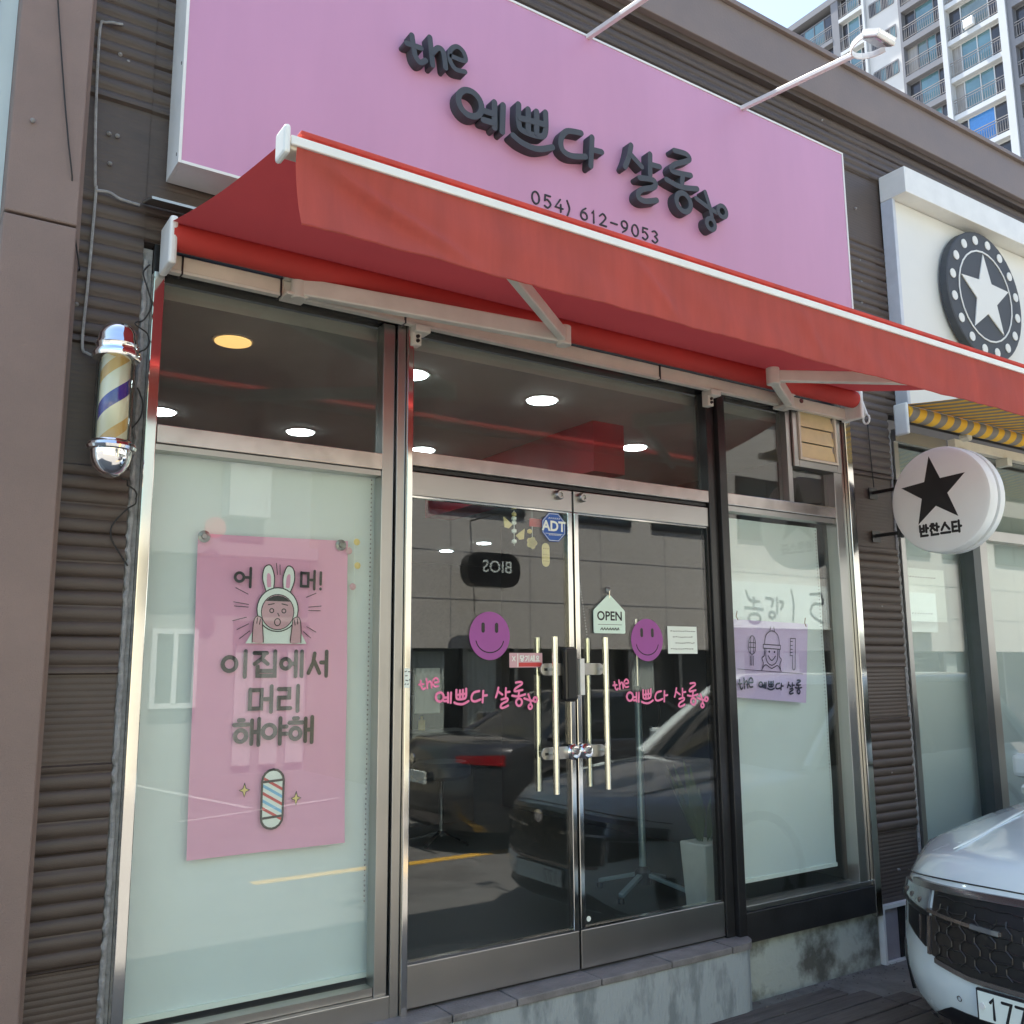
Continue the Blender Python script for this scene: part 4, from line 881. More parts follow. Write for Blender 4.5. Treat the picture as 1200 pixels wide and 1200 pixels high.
def stripe_cloth(name, period, slant):
    m = bpy.data.materials.new(name); m.use_nodes = True; t = m.node_tree; b = t.nodes['Principled BSDF']; b.inputs['Roughness'].default_value = .8
    tc = nd(t, 'ShaderNodeTexCoord'); sp = nd(t, 'ShaderNodeSeparateXYZ'); t.links.new(tc.outputs['Object'], sp.inputs[0])
    z = nd(t, 'ShaderNodeMath', operation='MULTIPLY'); z.inputs[1].default_value = slant; t.links.new(sp.outputs[2], z.inputs[0])
    ad = nd(t, 'ShaderNodeMath', operation='SUBTRACT'); t.links.new(sp.outputs[0], ad.inputs[0]); t.links.new(z.outputs[0], ad.inputs[1])
    a = nd(t, 'ShaderNodeMath', operation='MULTIPLY'); a.inputs[1].default_value = 1/period; t.links.new(ad.outputs[0], a.inputs[0])
    f = nd(t, 'ShaderNodeMath', operation='FRACT'); t.links.new(a.outputs[0], f.inputs[0])
    r = nd(t, 'ShaderNodeValToRGB'); r.color_ramp.interpolation = 'CONSTANT'; t.links.new(f.outputs[0], r.inputs[0])
    r.color_ramp.elements[0].color = (.24, .22, .2, 1); r.color_ramp.elements[1].position = .5; r.color_ramp.elements[1].color = (.8, .45, .04, 1)
    t.links.new(r.outputs[0], b.inputs['Base Color']); return m
def yellow_awning():
    t = thing('yellow_awning', 'yellow and grey striped awning of the next shop', 'awning', (6, -.1, 3.3))
    x0, x1 = 5.36, 10
    MB().lathe([(.05, x0), (.05, x1)], (0, -.15, 3.30), 'X', 28).build('roller', stripe_cloth('wound_striped_cloth', .155, .45), t, smooth=True)
    MB().grid(lambda u, v: (x0+(x1-x0)*u, -.16-.84*v, 3.352-.092*v-.01*math.sin(PI*v)), 40, 6).build('canopy_cloth', stripe_cloth('striped_canopy_cloth', .104, 0), t, smooth='all')
    MB().box(x0, x1, -1.03, -.99, 3.225, 3.27).build('front_bar', M['cream'], t, bevel=.005)
    # end bracket with oval outline
    MB().box(x0-.03, x0-.005, -.19, -.09, 3.15, 3.36).build('end_bracket', M['white'], t, bevel=.012)
    MB().box(6.0, x1, -.1, -.045, 3.16, 3.225).build('mounting_bar', M['cream'], t, bevel=.004)
    MB().box(5.40, 5.98, -.05, -.02, 3.14, 3.22).build('box_profile', M['steel_dull'], t)
    for x in (6.05, 6.6): MB().box(x, x+.06, -.13, -.04, 3.10, 3.158).build('wall_bracket', M['armgrey'], t, bevel=.004)
    MB().lathe([(.03, -.03), (.03, .03)], (6.1, -.12, 3.24), 'Y', 14).build('arm_shoulder', M['armgrey'], t, smooth=True)
yellow_awning()
def neighbour_front():
    o = MB().box(5.405, 5.45, -.03, .05, .32, 3.2).build('shop_window', M['steel_dull'], bld, label='tall glass front of the next shop beyond the round star sign')
    MB().box(6.21, 6.30, -.04, .06, .32, 3.2).build('mullion', mat('slate_frame', (.07, .08, .085), .35, .4), o); MB().box(6.30, 6.42, -.02, .05, .32, 3.2).build('mullion', M['steel_dull'], o)
    MB().box(5.45, 12, -.035, .05, 2.56, 2.63).build('transom', M['steel_dull'], o); MB().box(5.45, 12, -.03, .05, .25, .36).build('sill_frame', M['steel_dull'], o)
    MB().box(8.0, 8.1, -.04, .06, .32, 3.2).build('mullion', M['steel_dull'], o)
    pane(5.45, 6.21, .36, 2.56, o); pane(5.45, 6.21, 2.63, 3.2, o, GLU); pane(6.42, 8.0, .36, 2.56, o); pane(6.42, 8, 2.63, 3.2, o, GLU); pane(8.1, 12, .36, 2.56, o)
    MB().box(5.44, 13, .12, .14, .3, 3.19).build('frosted_screen', mat('pale_green_frosted_film', (.62, .68, .66), .8, 0, .04, 1), o)
    # low white framed panels at the foot of the column
    p = MB().box(4.945, 4.965, -.04, .02, 0, .325).build('foot_panel', M['white'], bld)
    MB().box(4.966, 5.39, -.04, .02, .305, .325).build('panel_frame', M['white'], p); MB().box(4.966, 5.39, -.04, .02, .0, .018).build('panel_frame', M['white'], p)
    MB().box(4.967, 5.11, -.02, .02, .02, .304).build('grey_panel', mat('grey_foot_panel', (.3, .28, .31), .5), p)
    MB().box(5.113, 5.39, -.025, .02, .02, .304).build('dark_panel', M['darkframe'], p)
    w = thing('window_notice', 'white paper sheet behind the next shop glass below the round sign', 'notice', (5.6, .06, 2.2))
    MB().box(5.5, 5.98, .05, .052, 1.98, 2.33).build('sheet', M['paper'], w)
    strokes(MB(), [[(5.53+i*.03, 2.27), (5.545+i*.03, 2.275)] for i in range(12)]+[[(5.56+i*.03, 2.03), (5.57+i*.03, 2.035)] for i in range(9)], (0, .05, 0), .006, .0003, step=.00001).build('lettering', M['mortar'], w)
neighbour_front()
# pale building left of the pillar
tag(MB().box(-6, .2345, .021, 6, 0, 9).build('adjoining_building', M['paleblue']), 'pale blue rendered wall at the far left edge beyond the brown pillar', 'building')
cable([(.19, -.0, 5.3), (.18, -.0, 4.5), (.17, -.0, 4.1), (.165, -.0, 3.3)], .004, M['rubber'], 'black cable running down the pale blue wall at the left edge')

# ================================================================== INTERIOR FURNISHING
def downlight(x, y, z, m, label, grp, r=.08):
    t = thing('downlight', label, 'ceiling light', (x, y, z), grp)
    MB().lathe([(r, 0), (r, -.006)], (x, y, z-.004), 'Z', 24).build('lamp_disc', m, t)
    MB().lathe([(r+.014, 0), (r+.014, -.004)], (x, y, z-.0005), 'Z', 24).build('trim_ring', M['ceiling'], t)
for i, (x, y, m, l) in enumerate(((1.213, .443, 'glow_y', 'warm yellow downlight in the salon ceiling above the left window'), (1.23, 1.82, 'glow_w', 'white downlight at the far left of the salon ceiling beside the barber pole'),
    (2.075, 1.843, 'glow_w', 'white downlight deeper in the ceiling above the left window'), (2.114, .444, 'glow_w', 'white downlight just right of the post between left window and doors'),
    (2.935, .466, 'glow_w', 'largest white downlight above the doors left of the red beam'), (2.949, 1.871, 'glow_w', 'white downlight deeper in the ceiling above the left door'),
    (4.115, 1.049, 'glow_w', 'white downlight right of the red beam'), (5.866, 5.735, 'glow_w', 'white downlight far back seen over the mirrored black sign in the left door'), (5.855, 6.605, 'glow_w', 'rearmost white downlight seen through the left door'),
    (5.711, 3.575, 'glow_w', 'white downlight seen at the top left corner of the right door'), (8.658, 5.372, 'glow_w', 'white downlight far back seen at the top right of the right door'), (8.6, 7.6, 'glow_w', 'small white downlight far back above the left door smiley'))):
    downlight(x, y, 3.158, M[m], l, None)
def stand():
    t = thing('dryer_stand', 'grey hair dryer stand on a four legged base inside the right door', 'salon stand', (4.0, .95, .34))
    MB().tube([(4.0, .95, .42), (4.0, .95, 1.55)], .022, 14).build('pole', mat('grey_blue_metal', (.3, .4, .43), .35, .5), t, smooth=True)
    MB().tube([(4.0, .95, 1.55), (4.0, .95, 2.0)], .014, 10).build('inner_pole', M['steel'], t, smooth=True)
    for k in range(4): a = k*PI/2+.4; MB().beam((4.0, .95, .46), (4.0+.3*math.cos(a), .95+.3*math.sin(a), .385), .035, .022).build('foot', MC['grey_blue_metal'], t, bevel=.004); MB().lathe([(.022, 0), (.022, .03)], (4.0+.3*math.cos(a), .95+.3*math.sin(a), .342), 'Z', 10).build('castor', M['black'], t)
    MB().lathe([(.035, 1.5), (.035, 1.58)], (4.0, .95, 0), 'Z', 12).build('collar', M['black'], t); MB().lathe([(.05, .40), (.05, .47), (.03, .5)], (4.0, .95, 0), 'Z', 14).build('hub', M['black'], t)
    ring = [(4.0+.05, .93-.05+.07*math.cos(a*PI/8), 1.42+.1*math.sin(a*PI/8)) for a in range(14)]; MB().tube(ring, .006, 6).build('cord', M['black'], t)
stand()
def stool():
    t = thing('salon_stool', 'round black stool on a chrome five star base inside the left door', 'stool', (3.75, 3.0, .34))
    MB().tube([(3.75, 3, .42), (3.75, 3, .85)], .02, 10).build('column', M['chrome'], t, smooth=True)
    for k in range(5): a = k*2*PI/5; MB().beam((3.75, 3, .45), (3.75+.27*math.cos(a), 3+.27*math.sin(a), .38), .03, .02).build('foot', M['chrome'], t)
    MB().lathe([(.2, .85), (.23, .88), (.23, .95), (.2, .98)], (3.75, 3, 0), 'Z', 24).build('seat', M['cloth'], t, smooth=True)
stool()
def planter():
    t = thing('planter', 'white tapering planter with dark leaves on the shop floor beside the right door post', 'plant pot', (4.0, .42, .34))
    P = [(3.90, .32), (4.10, .32), (4.10, .52), (3.90, .52)]; c = (4.0, .42)
    MB().add([(c[0]+(x-c[0])*.8, c[1]+(y-c[1])*.8, .345) for x, y in P]+[(x, y, .72) for x, y in P], [(0, 1, 2, 3), (7, 6, 5, 4)]+[(i, (i+1) % 4, (i+1) % 4+4, i+4) for i in range(4)]).build('pot', M['planter'], t, bevel=.01)
    for i in range(26):
        a = random.uniform(0, 2*PI); L = random.uniform(.2, .45); w = .03; p = Vector((c[0]+.04*math.cos(a), c[1]+.04*math.sin(a), .72)); q = p+Vector((math.cos(a)*L*.45, math.sin(a)*L*.45, L)); s = Vector((-math.sin(a), math.cos(a), 0))*w
        MB().add([p, p.lerp(q, .5)+s, q, p.lerp(q, .5)-s], [(0, 1, 2), (0, 2, 3)]).build('leaf', M['hedge'], t)
planter()
def cabinet():
    t = thing('styling_station', 'dark styling station with a blue poster inside the left door', 'cabinet', (3.9, 3.9, .34))
    MB().box(3.5, 4.6, 3.9, 4.3, .345, 1.1).build('cabinet_body', M['inwall'], t); MB().box(3.45, 4.65, 3.85, 4.32, 1.1, 1.14).build('worktop', M['cloth'], t)
    MB().box(3.52, 4.0, 4.0, 4.02, 1.2, 2.0).build('blue_poster', mat('blue_poster_print', (.04, .12, .3), .5, 0, .5, 8), t)
    MB().box(4.05, 4.3, 4.0, 4.02, 1.3, 1.7).build('card', M['paper'], t)
cabinet()
def salon_chair(x, y, label):
    t = thing('salon_chair', label, 'chair', (x, y, .34), 'dark salon chairs on the shop floor')
    MB().box(x-.26, x+.26, y-.25, y+.25, .78, .90).build('seat', M['cloth'], t, bevel=.03)
    MB().box(x-.25, x+.25, y+.22, y+.32, .92, 1.42).build('backrest', M['cloth'], t, bevel=.04)
    for s in (-1, 1): MB().box(x+s*.27, x+s*.33, y-.2, y+.24, .98, 1.04).build('armrest', M['cloth'], t, bevel=.015)
    MB().lathe([(.03, .38), (.03, .78)], (x, y, 0), 'Z', 12).build('column', M['chrome'], t, smooth=True)
    MB().lathe([(.28, .345), (.27, .37), (.05, .40)], (x, y, 0), 'Z', 28).build('base', M['chrome'], t, smooth=True)
salon_chair(2.75, 3.6, 'dark salon chair deep inside the left door'); salon_chair(5.0, 5.2, 'dark salon chair deep inside behind the dryer stand in the right door')
def bottles():
    for i, cl in enumerate(('white', 'black', 'purple', 'gold coloured')):
        x = 3.6+i*.2; h = random.uniform(.12, .22); z = 1.141
        o = MB().lathe([(.03, z), (.032, z+.01), (.032, z+h*.7), (.012, z+h*.8), (.012, z+h)], (x, 4.1+random.uniform(-.08, .08), 0), 'Z', 12).build('bottle', [M['paper'], M['black'], M['purple'], M['goldprint']][i % 4], smooth=True)
        tag(o, 'small '+cl+' product bottle on the dark styling worktop inside the left door', 'bottle', 'bottles on the styling worktop')
bottles()
def mat_rug():
    o = MB().lathe([(.36, 0), (.36, .012)], (0, 0, .341), 'Z', 36); o.v = [(2.4+x*1.0, .42+y*.75, z) for x, y, z in o.v]; o = o.build('door_mat', mat('grey_mat', (.09, .09, .085), .9, 0, .2, 20)); tag(o, 'grey oval door mat inside the left door', 'door mat')
    font_mb('WELCOME', .1, (2.4, .42, .354), uz=(0, 1, 0), n=(0, 0, 1)).build('lettering', M['letterprint'], o)
mat_rug()
# bead chain inside right door
def chain():
    mb = MB(); pts = [(2.86, .09, 2.25), (2.9, .09, 2.0), (2.93, .09, 1.8), (2.93, .09, 1.15)]
    for a, b in zip(pts, pts[1:]):
        A, B = Vector(a), Vector(b); n = int((B-A).length/.014)
        for i in range(n): p = A.lerp(B, i/n); mb.lathe([(.001, -.004), (.004, 0), (.001, .004)], p, 'Z', 5)
    o = mb.build('bead_chain', M['mortar']); tag(o, 'pale blind bead chain hanging behind the right door handle', 'chain')
chain()

# ================================================================== APARTMENT BLOCK
def apartment():
    X = 59.5; t = thing('apartment_block', 'tall white and grey apartment block with glazed balconies rising behind the shops', 'apartment block', (X, 30, 0))
    MB().box(X+1.1, X+14, 12, 42.6, 0, 54.2).build('core_wall', M['aptgrey'], t)
    MB().box(X-.15, X+14, 11.8, 42.75, 54.2, 54.75).build('roof_parapet', M['aptgrey'], t)
    MB().box(X, X+1.1, 32.6, 35.3, 0, 54.2).build('wall', M['aptwall'], t)
    for a, b, m in ((37.7, 38.35, 'aptgrey'), (29.05, 29.42, 'aptlight'), (24.85, 25.35, 'aptlight'), (24.5, 24.84, 'aptgrey'), (42.3, 42.6, 'aptgrey'), (35.31, 35.5, 'aptlight'), (32.4, 32.59, 'aptgrey'), (16, 16.4, 'aptlight')):
        MB().box(X-.25 if m == 'aptlight' else X-.1, X+1.1, a, b, 0, 54.2).build('pier', M[m], t)
    H = 2.87
    def unit(y0, y1, z, slab, pat, slabh=.34, big=False):
        MB().box(X-.12, X+1.1, y0, y1, z-slabh, z).build('balcony_slab', M[slab], t)
        f = MB(); n = len(pat); tot = sum(w for w, _ in pat); yy = y1; fr = .07
        f.box(X+.3, X+.4, y0, y1, z+.0, z+.1).box(X+.3, X+.4, y0, y1, z+H-slabh-.1, z+H-slabh); ys = [y1]
        for w, _ in pat: yy -= (y1-y0)*w/tot; ys.append(yy)
        for q in ys: f.box(X+.29, X+.41, q-fr/2, q+fr/2, z+.1, z+H-slabh-.1)
        win = f.build('window', M['aptlight'] if slab == 'aptlight' else M['aptgrey'], t)
        for (w, m), a, b in zip(pat, ys, ys[1:]): MB().box(X+.34, X+.37, b+.04, a-.04, z+.1, z+H-slabh-.1).build('pane', M[m], win)
        r = MB(); r.box(X-.1, X-.05, y0+.05, y1-.05, z+1.12, z+1.17).box(X-.1, X-.05, y0+.05, y1-.05, z+.95, z+.98).box(X-.1, X-.05, y0+.05, y1-.05, z+.12, z+.15)
        k = int((y1-y0)/.16)
        for i in range(1, k): q = y0+(y1-y0)*i/k; r.box(X-.085, X-.065, q-.012, q+.012, z+.15, z+.95)
        r.build('balcony_rail', M['rail'], win)
    random.seed(3)
    for i in range(9):
        zc = 30.9+H*i-.02*0; pats = [[(1, 'aptdark'), (1.25, 'aptglass'), (1.25, 'aptglass'), (1, 'aptdark')], [(1, 'aptdark'), (2.2, 'aptglass'), (1, 'aptdark')], [(.8, 'aptdark'), (2.4, 'aptglass'), (1, 'curtain_pane' if False else 'aptdark')], [(.8, 'aptdark'), (2, 'aptblue'), (1.2, 'aptdark')]]
        z = 33.72+H*(i-1)
        if z < 53: unit(25.35, 29.05, z, 'aptlight', pats[3] if i in (1, 2) else random.choice([[(1, 'aptdark'), (1.25, 'aptglass'), (1.25, 'aptglass2'), (1, 'aptcurtain')], [(1, 'aptdark'), (2.2, 'aptglass2'), (1, 'aptdark')], [(.8, 'aptcurtain'), (1.3, 'aptglass'), (1.1, 'aptglass'), (1, 'aptdark')]]), .36)
        z = 32.9+H*(i-1)
        if z < 53: unit(29.42, 32.4, z, 'aptgrey', random.choice([[(1, 'aptdark'), (1.7, 'aptglass'), (.8, 'aptdark')], [(1, 'aptcurtain'), (.9, 'aptglass2'), (.8, 'aptglass'), (.8, 'aptdark')]]), .45)
        z = 32.3+H*(i-1)
        if z < 53.5: unit(35.5, 37.7, z, 'aptlight', [(.8, 'aptdark'), (1.5, 'aptglass'), (.9, 'aptdark')], .3)
        z = 34.0+H*(i-1)
        if z < 53.5: unit(38.35, 42.3, z, 'aptgrey', [(1, 'aptdark'), (1, 'aptglass'), (1, 'aptglass'), (1, 'aptdark')], .35)
        z = 31.2+H*(i-1)
        if z < 53: unit(16.4, 24.5, z, 'aptgrey', [(1, 'aptdark')]*3+[(1, 'aptglass')]*3, .5)
        z = 32.8+H*(i-1)
        if z < 53:
            w = MB(); y0, y1, za, zb = 32.95, 35.0, z+.9, z+1.95
            w.box(X-.03, X+.02, y0, y1, za-.05, za).box(X-.03, X+.02, y0, y1, zb, zb+.05)
            for k in range(5): q = y0+(y1-y0)*k/4; w.box(X-.03, X+.02, q-.04, q+.04, za, zb)
            w = w.build('strip_window', M['aptgrey'], t)
            for k in range(4): MB().box(X-.012, X-.004, y0+(y1-y0)*k/4+.05, y0+(y1-y0)*(k+1)/4-.05, za, zb).build('pane', M['aptdark' if k % 2 else 'aptglass'], w)
            r = MB()
            for k in range(17): q = y0+(y1-y0)*k/16; r.box(X-.09, X-.07, q-.012, q+.012, za-.05, zb-.1)
            r.box(X-.095, X-.065, y0, y1, zb-.1, zb-.06).build('window_grille', M['rail'], w)
    # air conditioner on a balcony
    for y, z in ((31.9, 41.65), (36.9, 46.8), (27, 45.3), (40.8, 48.5)): MB().box(X-.42, X-.13, y, y+.7, z, z+.6).build('air_conditioner', M['white'], t, bevel=.02)
    MB().box(X-.5, X-.13, 28.0, 28.7, 36.65, 37.3).build('air_conditioner', M['white'], t, bevel=.02)
apartment()

# ================================================================== STREET OPPOSITE (seen in the glass)
def opposite():
    t = thing('pale_house', 'pale plastered building across the street seen mirrored in the left window', 'building', (0, -12, 0))
    MB().box(3.3, 6.2, -14, -12, 0, 9.5).build('wall', M['plaster'], t); MB().box(-14, 3.298, -14, -11.95, 0, 4.0).build('wall', M['creamwall'], t)
    MB().box(-14, 3.298, -14, -12, 4.0, 9.5).build('upper_wall', mat('teal_panel', (.2, .32, .32), .4), t)
    MB().box(3.3, 6.2, -11.99, -11.6, 3.55, 3.75).build('eave', M['plaster'], t)
    for i in range(9): MB().box(-2+i*.6, -1.99+i*.6, -11.949, -11.94, 0, 4).build('wall_joint', M['aptgrey'], t)
    w = MB().box(3.6, 3.68, -11.99, -11.9, 1.1, 2.35).box(4.24, 4.32, -11.99, -11.9, 1.1, 2.35).box(3.68, 4.24, -11.99, -11.9, 1.1, 1.18).box(3.68, 4.24, -11.99, -11.9, 2.27, 2.35).box(3.93, 4.0, -11.99, -11.89, 1.18, 2.27).build('window', M['white'], t)
    MB().box(3.68, 3.93, -11.97, -11.94, 1.18, 2.27).build('pane', M['darkglass'], w); MB().box(4.0, 4.24, -11.97, -11.94, 1.18, 2.27).build('pane', M['darkglass'], w)
    w = MB().box(4.9, 6.19, -11.99, -11.9, 2.1, 2.5).build('shopfront', M['darkframe'], t)
    for x in (4.95, 5.4, 5.85): MB().box(x, x+.3, -11.99, -11.95, .15, 2.09).build('curtain', M['curtain'], w)
    MB().box(4.6, 5.3, -11.9, -11.5, 4.2, 9).build('projecting_bay', M['curtain'], t)
    s = MB(); s.lathe([(.17, 0), (.17, .05)], (4.35, -11.4, 3.95), 'Y', 20); tag(s.build('round_sign', M['redprint']), 'small round red sign on the pale building opposite seen mirrored high in the left window', 'sign')
    g = thing('granite_building', 'grey granite clad building across the street seen mirrored in the doors', 'building', (12, -9, 0))
    MB().box(6.5, 40, -12, -9, 2.0, 10.5).build('wall', M['granite'], g); MB().box(6.2, 6.498, -12, -9.02, 0, 10.5).build('pilaster', M['creamwall'], g)
    for z in (2.75, 3.5): MB().box(6.5, 40, -8.999, -8.996, z, z+.012).build('stone_joint', M['aptgrey'], g)
    for i in range(16): MB().box(7.3+i*1.5, 7.312+i*1.5, -8.999, -8.995, 2.0, 4.1).build('stone_joint', M['aptgrey'], g)
    for i in range(9):
        x = 6.9+i*2.3
        for z in (4.15, 6.6):
            w = MB().box(x, x+1.8, -9, -8.96, z, z+.06).box(x, x+1.8, -9, -8.96, z+1.2, z+1.26).box(x+.87, x+.93, -9, -8.955, z+.06, z+1.2).box(x, x+.06, -9, -8.96, z+.06, z+1.2).box(x+1.74, x+1.8, -9, -8.96, z+.06, z+1.2).build('window', M['darkframe'], g)
            MB().box(x+.06, x+1.74, -8.999, -8.98, z+.06, z+1.2).build('pane', M['darkglass'], w)
    MB().box(6.5, 40, -12, -9.6, 0, 1.999).build('shop_backdrop', M['inwall'], g)
    for i, x in enumerate([6.6, 7.55, 8.5, 9.7, 10.9, 12.1, 13.3, 14.9, 16.5, 18.5, 20.5, 23]):
        f = MB().box(x, x+.08, -9.15, -9.03, 0, 1.998).build('shop_window', M['steel_dull'], g)
        if i % 3 != 2: MB().grid(lambda u, v: (x+.12+.55*u, -9.14+.02*math.sin(u*40), .1+1.85*v), 40, 1).build('curtain', M['shadecurtain'], f)
        MB().box(x+.08, x+.95, -9.1, -9.09, .05, 1.99).build('pane', GL, f)
    MB().box(9.6, 10.4, -8.99, -8.9, .3, 1.98).build('black_panel', M['darkframe'], g)
    b = thing('hanging_sign', 'rounded black sign lettered BIOS across the street seen mirrored in the left door', 'sign', (7.66, -8.3, 3.15))
    r = .22; pl = []
    for cx_, cz_, a0 in ((7.92, 3.20, 0), (7.40, 3.20, PI/2), (7.40, 3.12, PI), (7.92, 3.12, 1.5*PI)):
        for k in range(7): a = a0+k*PI/12; pl.append((cx_+r*math.cos(a), cz_+r*math.sin(a)))
    MB().prism(pl, -8.5, -8.3).build('sign_board', M['darkframe'], b)
    font_mb('BIOS', .26, (7.72, -8.3, 3.2), ux=(-1, 0, 0), n=(0, 1, 0), depth=.004).build('lettering', M['paper'], b)
    MB().beam((7.66, -8.4, 3.42), (7.66, -8.4, 4.0), .02, .02).build('hanger', M['black'], b); MB().beam((7.66, -8.4, 4.0), (7.66, -9, 4.0), .02, .02).build('hanger', M['black'], b)
    s = thing('banner_sign', 'white shop banner with brushed dark lettering across the street seen mirrored in the right window', 'sign', (15.5, -8.9, 2.8))
    MB().box(13, 20, -8.95, -8.8, 2.42, 3.3).build('banner_face', M['paper'], s)
    L = [['C', (-15.05, 3.18), (-15.1, 2.9), (-15.06, 2.6)], ['C', (-15.95, 3.15), (-15.62, 3.12)], ['C', (-15.95, 3.15), (-16.0, 2.95), (-15.7, 2.92), (-15.62, 2.72), (-15.95, 2.56)], ['C', (-16.22, 3.2), (-16.2, 2.9), (-16.25, 2.65)],
         ['C', (-16.85, 3.12), (-16.9, 2.92), (-16.6, 2.9), (-16.5, 2.7), (-16.9, 2.55)], ['C', (-16.85, 3.12), (-16.5, 3.14)], ['O', -13.95, 2.60, .17, .09], ['C', (-13.75, 3.12), (-13.85, 2.95), (-14.1, 2.93)], [(-13.7, 2.80), (-14.2, 2.78)], ['C', (-13.95, 3.0), (-13.95, 2.9), (-13.93, 2.8)],
         ['C', (-14.3, 3.0), (-14.5, 2.98), (-14.45, 2.85)], ['O', -14.45, 2.68, .08, .06], [(-14.62, 3.02), (-14.6, 2.72)], ['C', (-14.7, 2.95), (-14.8, 2.93), (-14.72, 2.8)]]
    strokes(MB(), L, (0, -8.8, 0), .055, .003, ux=(-1, 0, 0), n=(0, 1, 0)).build('lettering', M['letter'], s)
opposite()

# ================================================================== CARS
def car(name, label, L, hw, a, n, zb, deck, cab, roofz, paint, front_in, droop=.03, cat='car'):
    """local frame: nose at x=0 looking to -x, length along +x"""
    t = thing(name, label, cat)
    def zt(x):
        for (x0, z0), (x1, z1) in zip(deck, deck[1:]):
            if x <= x1: k = max(0, (x-x0)/(x1-x0)); k = k*k*(3-2*k)*.5+k*.5; return z0+(z1-z0)*k
        return deck[-1][1]
    def dr(x, y): return droop*abs(y/hw)**2.6*max(0, 1-x/2.6)
    def lerp(tab, v):
        for (p, q), (r, s) in zip(tab, tab[1:]):
            if v <= r: return q+(s-q)*(v-p)/(r-p)
        return tab[-1][1]
    W = [(0, -.05), (.12, -.012), (.35, 0), (.6, .0), (.82, -.012), (.95, -.035), (1, -.06)]
    def S(y, tt, e=0): # front skin
        return a*abs(y/hw)**n+lerp(front_in, tt)-e
    N = 20
    def loop(tt):
        w = hw+lerp(W, tt); fi = lerp(front_in, tt); pts = []
        for i in range(-N, N+1):
            q = math.sin(PI/2*i/N); y = w*q; pts.append((fi+a*abs(q)**n, y))
        for i in range(1, 16): pts.append((fi+a+(L-2*a-2*fi)*i/16, w))
        for i in range(N, -N-1, -1):
            q = math.sin(PI/2*i/N); pts.append((L-fi-a*.8*abs(q)**n, w*q))
        for i in range(15, 0, -1): pts.append((fi+a+(L-2*a-2*fi)*i/16, -w))
        return [(x, y, zb+tt*(zt(x)-dr(x, y)-zb)) for x, y in pts]
    rings = [loop(k/14) for k in range(15)]; top = rings[-1]
    for k in (.03, .08, .2, .4, .6, .8, 1):
        R = []
        for x, y, z in top:
            cx = min(max(x, .75), L-.75); X_ = x+(cx-x)*k; Y_ = y*(1-k); R.append((X_, Y_, zt(X_)-dr(X_, Y_)+.018*min(1, k/.08)+.035*(1-(1-k)**2)))
        rings.append(R)
    m = len(top); mb = MB()
    mb.add([v for R in rings for v in R], [(j*m+i, j*m+(i+1) % m, (j+1)*m+(i+1) % m, (j+1)*m+i) for j in range(len(rings)-1) for i in range(m)])
    mb.f.append(tuple(range(m)))
    mb.build('car_body', paint, t, smooth=True)
    # cabin
    (b0, b1), (r0, r1), (wb, wr) = cab
    def cl(k):
        x0 = b0+(r0-b0)*k; x1 = b1+(r1-b1)*k; w = wb+(wr-wb)*k; r = .22; pts = []
        for i in range(-8, 9): q = math.sin(PI/2*i/8); pts.append((x0+.30*abs(q)**2.6, w*q))
        for i in range(1, 8): pts.append((x0+.30+(x1-x0-.5)*i/8, w))
        for i in range(8, -9, -1): q = math.sin(PI/2*i/8); pts.append((x1-.2*abs(q)**2.6, w*q))
        for i in range(7, 0, -1): pts.append((x0+.30+(x1-x0-.5)*i/8, -w))
        return pts
    def zc(k, x): base = zt(x)+.0; return base+(roofz-base)*k
    ks = [0, .25, .5, .75, .93]; rs = [[(x, y, zc(k, x)) for x, y in cl(k)] for k in ks]; m = len(rs[0])
    g = MB().add([v for R in rs for v in R], [(j*m+i, j*m+(i+1) % m, (j+1)*m+(i+1) % m, (j+1)*m+i) for j in range(len(rs)-1) for i in range(m)])
    g.build('car_windows', M['carglass'], t, smooth=True)
    rr = []
    for k, d in ((.93, 0), (1, .012), (1.02, .05), (1.04, .2), (1.05, .5), (1.055, 1)):
        R = []
        for x, y in cl(min(k, 1)): cx = min(max(x, r0+.6), r1-.6); R.append((x+(cx-x)*d, y*(1-d), (zc(k, x) if k < 1 else roofz+(k-1)*.8)))
        rr.append(R)
    MB().add([v for R in rr for v in R], [(j*m+i, j*m+(i+1) % m, (j+1)*m+(i+1) % m, (j+1)*m+i) for j in range(len(rr)-1) for i in range(m)]).build('roof', paint, t, smooth=True)
    for s in (-1, 1):
        for i0, nm in ((6, 'windscreen_pillar'), (11+8, 'rear_pillar')):
            pts = []
            for k in (0, .25, .5, .75, .95):
                c = cl(k); idx = (16 if nm[0] == 'w' else 16+8); x, y = c[idx if nm[0] == 'w' else 24]; 
                pts.append((x, s*abs(y)+s*.004, zc(k, x)))
            MB().tube(pts, [.05, .045, .04, .035, .035], 6).build(nm, paint, t, smooth=True)
        xm = (b0+b1)/2+.1; MB().beam((xm, s*(wb+.004), zt(xm)), (xm, s*(wr+.006), roofz-.05), .012, .09, up=(1, 0, 0)).build('door_pillar', M['black'], t)
        # mirror
        MB().box(b0+.62, b0+.74, s*(hw+.02), s*(hw+.2), zt(b0)+.06, zt(b0)+.2).build('wing_mirror', paint, t, bevel=.03)
